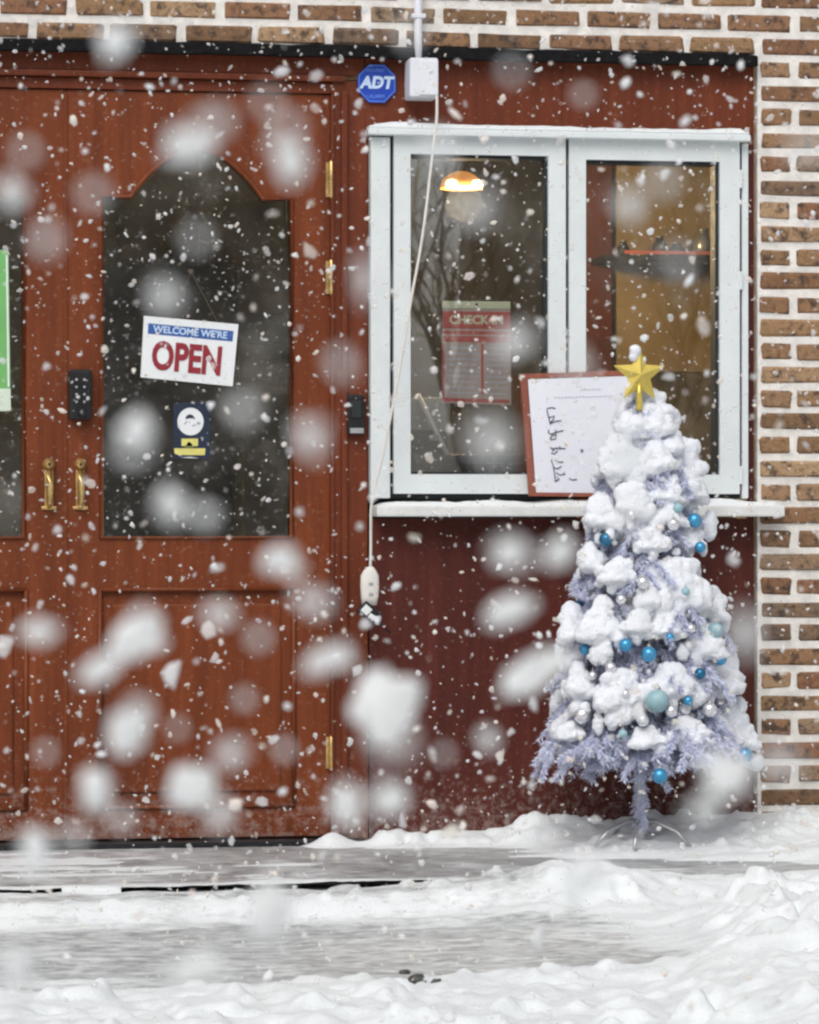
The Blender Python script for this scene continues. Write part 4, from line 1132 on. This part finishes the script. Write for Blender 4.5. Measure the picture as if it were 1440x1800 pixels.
for k, a in enumerate(((1152, 716, 62, 44, 2), (1148, 738, 78, 64, 2), (1105, 748, 40, 44, 2), (1172, 775, 46, 70, 2), (1095, 805, 80, 78, 3), (1150, 812, 70, 66, 2), (1205, 838, 88, 96, 3, 36), (1168, 868, 70, 50, 2),
                       (1062, 902, 62, 70, 3), (1118, 886, 66, 60, 3), (1176, 905, 54, 50, 2), (1212, 945, 52, 50, 2, 15), (1148, 955, 56, 46, 2),
                       (1040, 985, 46, 50, 2), (1084, 1008, 60, 52, 3), (1196, 1030, 110, 86, 4, 14), (1252, 1070, 48, 60, 2), (1140, 1050, 44, 40, 2),
                       (1003, 1108, 44, 72, 2, -18), (1056, 1102, 70, 80, 3), (1118, 1098, 46, 40, 2), (1168, 1100, 52, 44, 2), (1236, 1134, 84, 58, 3, 8),
                       (1022, 1205, 58, 70, 3), (1086, 1222, 76, 84, 3), (1168, 1206, 86, 70, 3), (1268, 1192, 78, 80, 3, 12), (1222, 1215, 44, 60, 2),
                       (1288, 1286, 84, 76, 3, 14), (1212, 1290, 70, 50, 3), (1140, 1300, 60, 34, 2), (1000, 1290, 56, 30, 2, -14), (1240, 1335, 56, 40, 2))):
    drape(a[0], a[1], a[2] * 1.26, a[3] * 1.10, a[4], tilt=a[5] if len(a) > 5 else 0.0, seed=k)

# star on the tree top
SY = TY - 0.055
stx, stz = X(1124, SY), Z(659, 1124, SY); SS = T(1124, SY) / F
star = thing('star_topper', (stx, SY, stz - 0.05), 'gold five pointed star with a dab of snow on top of the tree', 'star')
bm = bmesh.new(); ring = []
for k in range(10):
    a = math.pi / 2 + k * math.pi / 5; rr_ = (49 if k % 2 == 0 else 21) * SS
    if k == 0: rr_ = 46 * SS
    ring.append((stx + rr_ * math.cos(a), stz + rr_ * math.sin(a) * 1.08))
vs = [bm.verts.new((p[0], SY, p[1])) for p in ring]
cf, cb_ = bm.verts.new((stx, SY - 0.020, stz)), bm.verts.new((stx, SY + 0.020, stz))
for k in range(10):
    bm.faces.new((vs[k], vs[(k + 1) % 10], cf)); bm.faces.new((vs[(k + 1) % 10], vs[k], cb_))
bm_obj('star', bm, M['gold'], star)
tube('socket', [(stx, SY, stz - 0.02), (stx + 0.001, SY + 0.006, TZ(722))], [0.008, 0.010], M['gold'], star, 10)
sx_, sz_ = X(1117, SY), Z(617, 1117, SY)
snow_blob('snow_dab', star, [(Vector((sx_, SY, sz_)), 0.016, 0.014, 0.018, 0, 0), (Vector((sx_ - 0.004, SY, sz_ - 0.016)), 0.014, 0.012, 0.014, 0, 0)], 90, 0.004, 0.004)
finish_blobs()

# baubles
def sphere_mesh(name, r):
    bm = bmesh.new(); bmesh.ops.create_uvsphere(bm, u_segments=20, v_segments=12, radius=r)
    me = bpy.data.meshes.new(name); bm.to_mesh(me); bm.free(); me.shade_smooth(); return me
def bauble(px, py, dpx, mat, label, grp):
    r_ = dpx * PXM / 2
    for _ in range(2):
        x = X(px, TY - 0.12); dx = x - TX; rr_ = tree_r(py)
        y = TY - math.sqrt(max(0.0, rr_ * rr_ - dx * dx)) - 0.017
    x, z = X(px, y), Z(py, px, y)
    b = thing('bauble', (x, y, z - r_), label, 'bauble', grp)
    me = sphere_mesh('ball', r_)
    o = put('ball', me, mat, b); o.location = (x, y, z)
    lathe('cap', [(0.0, z + r_ * 0.92), (r_ * 0.28, z + r_ * 0.92), (r_ * 0.26, z + r_ * 1.22), (0.0, z + r_ * 1.24)], (x, y, 0), M['metal_grey'], b, 10)
    tube('loop', [(x, y, z + r_ * 1.2), (x + 0.002, y + 0.004, z + r_ * 1.2 + 0.008), (x, y + 0.012, z + r_ * 1.2 + 0.010)], 0.0008, M['metal_grey'], b, 5)
B, D_, Tl, S_ = M['bauble_blue'], M['bauble_deep'], M['bauble_teal'], M['silver']
gB, gS = 'blue baubles on the white tree', 'silver baubles on the white tree'
for a in ((1221, 915, 26, B, 'blue bauble at the right, level with the window sill', gB),
          (1192, 893, 18, Tl, 'small pale teal bauble just left of the sill level blue one', gB),
          (1066, 948, 26, D_, 'dark blue bauble on the left side just below the sill', gB),
          (1231, 962, 20, B, 'small blue bauble on the right just under the sill', gB),
          (1017, 1072, 34, D_, 'large deep blue bauble on the left edge halfway up the tree', gB),
          (1258, 1108, 28, Tl, 'pale teal bauble on the right edge halfway up the tree', gB),
          (1029, 1142, 20, B, 'blue bauble left of the row of three in the middle', gB),
          (1100, 1134, 24, B, 'blue bauble in the centre of the row of three', gB),
          (1141, 1150, 27, B, 'bright blue bauble right of the row of three with sky glint', gB),
          (1266, 1158, 24, B, 'blue bauble on the right edge in the lower middle', gB),
          (1231, 1184, 20, D_, 'dark blue bauble tucked under snow at the lower right', gB),
          (1066, 1234, 17, B, 'tiny blue bauble on the lower left beneath a snow lobe', gB),
          (1156, 1232, 40, Tl, 'largest bauble, frosted teal, low in the middle of the tree', gB),
          (1160, 1364, 27, B, 'bright blue bauble hanging lowest beside the trunk', gB),
          (1309, 1328, 29, B, 'blue bauble at the lowest right tip of the tree', gB),
          (1050, 1068, 15, B, 'small blue bauble just right of the large deep blue one', gB),
          (1205, 1040, 16, Tl, 'small teal bauble on the right, well above the edge one', gB),
          (1178, 1120, 15, B, 'small blue bauble right of the row of three', gB),
          (1210, 1232, 17, B, 'small blue bauble right of the frosted teal one', gB),
          (1095, 1290, 16, Tl, 'small teal bauble low on the left of the lavender skirt', gB),
          (1110, 905, 16, S_, 'small silver bauble at sill level left of the middle', gS),
          (1215, 1105, 16, S_, 'small silver bauble on the right halfway up', gS),
          (1042, 1188, 16, S_, 'small silver bauble far left below the row of three', gS),
          (1100, 1220, 15, S_, 'tiny silver bauble left of the frosted teal one', gS),
          (1130, 1024, 22, S_, 'silver bauble high in the middle of the tree', gS),
          (1092, 1054, 17, S_, 'small silver bauble in the upper middle left of centre', gS),
          (1184, 922, 22, S_, 'silver bauble beside the blue ones at sill level', gS),
          (1074, 1174, 20, S_, 'silver bauble below the row of three blue ones', gS),
          (1024, 1258, 30, S_, 'large pearly silver bauble at the lower left', gS),
          (1130, 1266, 22, S_, 'silver bauble below and left of the frosted teal one', gS),
          (1180, 1250, 22, S_, 'silver bauble touching the right of the frosted teal one', gS),
          (1248, 1248, 26, S_, 'silver bauble at the lower right above the last tier', gS)):
    bauble(*a)

# ------------------------------------------------------------------ grit on the snow bank
for i, (px, py, w, lab) in enumerate(((735, 1722, 34, 'dark stone at the left of the cluster in the front snow'), (768, 1726, 22, 'dark stone at the right of the cluster in the front snow'), (712, 1712, 20, 'small dark stone leading the cluster in the front snow'),
                                      (1220, 1768, 12, 'small round dark stone in the snow at front right'), (1281, 1771, 22, 'larger round dark stone in the snow at the front right'))):
    t_ = 7.2
    for _ in range(12):
        p = at_depth(px, py, t_); gz_ = ground_z(p.x, p.y); t_ += (p.z - gz_) * 6
        t_ = max(6.0, min(9.0, t_))
    s = w * t_ / F / 2
    bm = bmesh.new(); bmesh.ops.create_icosphere(bm, subdivisions=2, radius=1)
    for v in bm.verts:
        v.co *= 1 + 0.35 * mn.noise(v.co * 1.3 + Vector((i * 5, 0, 0)))
        v.co = Vector((v.co.x * s, v.co.y * s * 0.9, v.co.z * s * 0.6)) + Vector((p.x, p.y, gz_ + s * 0.25))
    tag(bm_obj('stone', bm, M['stone'], None, True), lab, 'stone', 'stones in the snow')

# ------------------------------------------------------------------ across the street (what the glass reflects)
M['far_wall'] = plain('grey_brown_render', (0.24, 0.205, 0.155), 0.85, 0, 0.45, 1.6)
M['far_dark'] = plain('far_window_glass', (0.03, 0.035, 0.04), 0.2)
M['bark'] = plain('dark_bark', (0.035, 0.028, 0.022), 0.9, 0, 0.3, 20)
ob = thing('opposite_building', (4, -24, -0.1), 'grey brown building across the street mirrored in the glass', 'building')
bm_obj('wall', box_bm(-22, 3.35, -30, -24, -0.1, 8.5), M['far_wall'], ob)
for k in range(4):
    for zb in (0.9, 4.3):
        xx = -18 + k * 5.2
        f_ = bm_obj('window', box_bm(xx, xx + 1.6, -24.05, -23.98, zb, zb + 1.9), M['sill_white'], ob)
        bm_obj('window_glass', box_bm(xx + 0.1, xx + 1.5, -23.975, -23.965, zb + 0.1, zb + 1.8), M['far_dark'], f_)
oc = thing('corner_building', (12, -21, -0.1), 'brown house across the street mirrored in the right pane', 'building')
bm_obj('wall', box_bm(5.25, 26, -28, -21, -0.1, 6.5), M['far_wall'], oc)
for k in range(4):
    f_ = bm_obj('window', box_bm(7 + k * 4, 8.5 + k * 4, -21.05, -20.98, 1.0, 2.8), M['sill_white'], oc)
    bm_obj('window_glass', box_bm(7.1 + k * 4, 8.4 + k * 4, -20.975, -20.965, 1.1, 2.7), M['far_dark'], f_)
def bare_tree(x, y, h, seed, lab):
    rt = random.Random(seed)
    t = thing('bare_tree', (x, y, -0.08), lab, 'tree', 'bare street trees')
    bm = bmesh.new(); tw = bmesh.new()
    def grow(p, d, L, r_, lev, target):
        pts = [p]; q = p
        for i in range(4):
            d = (d + Vector((rt.uniform(-.22, .22), rt.uniform(-.22, .22), rt.uniform(-.06, .14)))).normalized(); q = q + d * L / 4; pts.append(q)
        tube_bm(pts, [r_ * (1 - 0.14 * i) for i in range(5)], 5 if lev else 9, False, target, False)
        if lev < 5:
            for i in range(3 if lev < 4 else 2):
                k = rt.randint(2, 4); nd = (d + Vector((rt.uniform(-.9, .9), rt.uniform(-.9, .9), rt.uniform(-.1, .7)))).normalized()
                grow(pts[k], nd, L * rt.uniform(.58, .78), r_ * 0.56, lev + 1, tw)
    grow(Vector((x, y, -0.1)), Vector((0, 0, 1)), h * 0.30, 0.075, 0, bm)
    bm_obj('trunk', bm, M['bark'], t, True); bm_obj('crown', tw, M['bark'], t, True)
bare_tree(3.95, -19.5, 6.0, 3, 'bare tree across the street mirrored in the left pane')
bare_tree(5.1, -25.5, 7.5, 12, 'thin bare tree further back across the street mirrored in the left pane')
bare_tree(4.9, -17.5, 5.0, 8, 'bare tree across the street mirrored in the right pane')

# ------------------------------------------------------------------ falling snow: loose clumps all through the air of the street
ICO = bmesh.new(); bmesh.ops.create_icosphere(ICO, subdivisions=1, radius=1.0)
ICO.verts.ensure_lookup_table(); iv = np.array([v.co[:] for v in ICO.verts]); ifc = np.array([[v.index for v in f.verts] for f in ICO.faces]); ICO.free()
ICB = bmesh.new(); bmesh.ops.create_icosphere(ICB, subdivisions=3, radius=1.0)
ICB.verts.ensure_lookup_table(); bv = np.array([v.co[:] for v in ICB.verts]); bfc = np.array([[v.index for v in f.verts] for f in ICB.faces]); ICB.free()
def rot_rand(n):
    q = RNG.normal(size=(n, 4)); q /= np.linalg.norm(q, axis=1)[:, None]; w, x, y, z = q.T
    return np.stack([1 - 2 * (y * y + z * z), 2 * (x * y - z * w), 2 * (x * z + y * w), 2 * (x * y + z * w), 1 - 2 * (x * x + z * z), 2 * (y * z - x * w), 2 * (x * z - y * w), 2 * (y * z + x * w), 1 - 2 * (x * x + y * y)], -1).reshape(n, 3, 3)
def in_view(P):
    d = P - np.array([CX, CY, ZC])
    t = d[:, 0] * math.sin(TH) + d[:, 1] * math.cos(TH); u = d[:, 0] * math.cos(TH) - d[:, 1] * math.sin(TH)
    return t, u / t * F + 720, 900 - d[:, 2] / t * F
N = 62000
P = np.stack([RNG.uniform(-4.0, 3.2, N), RNG.uniform(-10.5, -0.14, N), RNG.uniform(0.0, 3.0, N)], -1)
t, px, py = in_view(P)
keep = ~((t < 2.6) & (t > -0.3) & (np.abs(px - 720) < 1100) & (np.abs(py - 900) < 1400))
keep &= (np.abs(px - 720) / F * np.maximum(t, 0.1) < 720 / F * np.maximum(t, 0.1) + 0.8) & (t > 0)
P = P[keep]; n = len(P)
size = np.clip(RNG.lognormal(math.log(0.0033), 0.55, n), 0.0013, 0.012)
sc3 = np.stack([np.ones(n), RNG.uniform(0.30, 0.95, n), RNG.uniform(0.30, 0.8, n)], -1) * size[:, None]
Vv = iv[None] * (1 + RNG.uniform(-0.38, 0.38, (n, len(iv), 1)))
Vv = np.einsum('nij,nvj->nvi', rot_rand(n), Vv * sc3[:, None, :]) + P[:, None, :]
Fs = ifc[None] + (np.arange(n) * len(iv))[:, None, None]
allV, allF = [Vv.reshape(-1, 3)], [Fs.reshape(-1, 3)]
base = n * len(iv)
near = [  # photo px, py, width, height, angle, metres from the lens
    (677, 1238, 104, 104, 0, 1.15), (690, 1300, 60, 40, 0, 0.62), (242, 1118, 88, 56, 38, 1.1), (180, 1172, 78, 34, 28, 0.95), (225, 1285, 58, 76, -20, 1.0), (335, 1385, 74, 66, 10, 1.1),
    (168, 1388, 46, 64, 0, 1.05), (405, 1328, 42, 36, 0, 0.8), (388, 1432, 36, 44, 0, 0.8), (70, 1110, 62, 34, 5, 0.9), (572, 1160, 78, 34, 22, 0.95), (488, 985, 56, 44, 30, 1.0),
    (556, 1060, 40, 32, 0, 0.75), (935, 1185, 112, 52, 35, 1.1), (895, 1072, 80, 40, 18, 1.0), (895, 972, 52, 40, 30, 0.9), (985, 972, 52, 38, 40, 0.9), (610, 1415, 44, 60, -12, 1.0),
    (685, 1408, 52, 50, 0, 1.0), (300, 885, 38, 56, 25, 0.85), (360, 905, 34, 28, 0, 0.75), (240, 752, 46, 44, 30, 0.9), (232, 795, 46, 26, 0, 0.66), (428, 722, 40, 34, 0, 0.66),
    (335, 258, 76, 46, 10, 0.9), (375, 215, 50, 34, 20, 0.62), (510, 285, 52, 64, 0, 0.8), (505, 225, 34, 34, 0, 0.62), (205, 75, 50, 46, 10, 0.9), (20, 340, 36, 46, 30, 0.85), (45, 268, 24, 24, 0, 0.7),
    (82, 420, 34, 40, 0, 0.66), (165, 340, 32, 26, 0, 0.66), (290, 522, 44, 44, 20, 0.75), (345, 420, 28, 28, 0, 0.66), (545, 772, 36, 60, 20, 0.72), (650, 490, 30, 66, 10, 0.66), (905, 602, 46, 42, 10, 0.78),
    (835, 372, 42, 42, 0, 0.66), (868, 780, 48, 60, 0, 0.6), (1098, 800, 50, 58, 20, 0.66), (1112, 910, 46, 40, 0, 0.66), (1132, 1082, 40, 34, 0, 0.66), (1108, 362, 38, 40, 0, 0.78), (1165, 320, 34, 32, 0, 0.66),
    (475, 1602, 62, 92, 0, 1.0), (1028, 1532, 76, 58, 40, 1.0), (62, 1500, 42, 74, 10, 0.95), (32, 1700, 48, 66, 10, 0.95), (345, 1702, 96, 34, 15, 0.9), (430, 1230, 20, 20, 0, 0.9), (385, 1080, 44, 32, 0, 0.85),
    (455, 1122, 26, 24, 0, 0.8), (530, 1052, 26, 22, 0, 0.8), (80, 1322, 18, 18, 0, 0.9), (312, 1280, 18, 18, 0, 0.9), (500, 1318, 20, 20, 0, 0.9), (780, 1326, 18, 18, 0, 0.9), (858, 1300, 26, 36, 20, 0.95),
    (1240, 1422, 50, 36, 20, 0.78), (1370, 1342, 48, 34, 0, 0.72), (1280, 1365, 74, 56, 20, 0.95), (1310, 1112, 30, 66, 5, 0.7), (770, 262, 40, 50, 10, 0.7), (1026, 166, 18, 18, 0, 0.9), (900, 125, 26, 22, 0, 0.7),
    (130, 1470, 36, 26, 0, 0.8), (212, 1440, 30, 28, 0, 0.8), (1222, 1622, 34, 22, 40, 0.8), (1336, 1648, 36, 22, 30, 0.8), (1306, 1700, 34, 18, 30, 0.8), (1328, 1760, 30, 22, 10, 0.8), (880, 1670, 30, 20, 0, 0.8),
    (1420, 262, 60, 24, 0, 0.66), (1190, 460, 30, 30, 0, 0.62), (720, 60, 24, 30, 0, 0.66), (470, 180, 26, 26, 0, 0.66), (1010, 640, 30, 44, 30, 0.62), (600, 640, 26, 40, 0, 0.66)]
extra = []
for (a, b, w, h, ang, d) in near:             # loose aggregates: a few clumps hang together
    if w * h > 1500:
        for _ in range(2):
            k_ = RNG.uniform(0.3, 0.6); da, db = RNG.uniform(-.5, .5) * w, RNG.uniform(-.5, .5) * h
            extra.append((a + da, b + db, w * k_, h * k_ * RNG.uniform(.6, 1.3), ang + RNG.uniform(-30, 30), d * RNG.uniform(0.72, 1.0)))
near = near + extra
for (a, b, w, h, ang, d) in near:
    c = np.array(at_depth(a, b, d)); s = d / F / 2
    dirs = bv.copy(); off = RNG.uniform(0, 50, 3)
    nz = np.array([mn.noise(Vector(q * 1.5 + off)) * 0.48 + mn.noise(Vector(q * 3.3 + off)) * 0.25 for q in dirs])
    q = dirs * (1 + nz)[:, None] * np.array([w * s, min(w, h) * s, h * s]) * (1.12 if d > 0.88 else 1.06)
    r_ = R(ang); q = np.stack([q[:, 0] * math.cos(r_) - q[:, 2] * math.sin(r_), q[:, 1], q[:, 0] * math.sin(r_) + q[:, 2] * math.cos(r_)], -1)
    allV.append(q + c); allF.append(bfc + base); base += len(bv)
me = from_np('falling_snow', np.concatenate(allV), np.concatenate(allF))
me.materials.append(M['flake']); me.materials.append(M['dense_flake'])
mi = np.zeros(len(me.polygons), np.int32); mi[-len(near) * len(bfc):] = 1; me.polygons.foreach_set('material_index', mi)
tag(put('falling_snow', me), 'falling snowflakes filling the air in front of the shopfront', 'snow', kind='stuff')
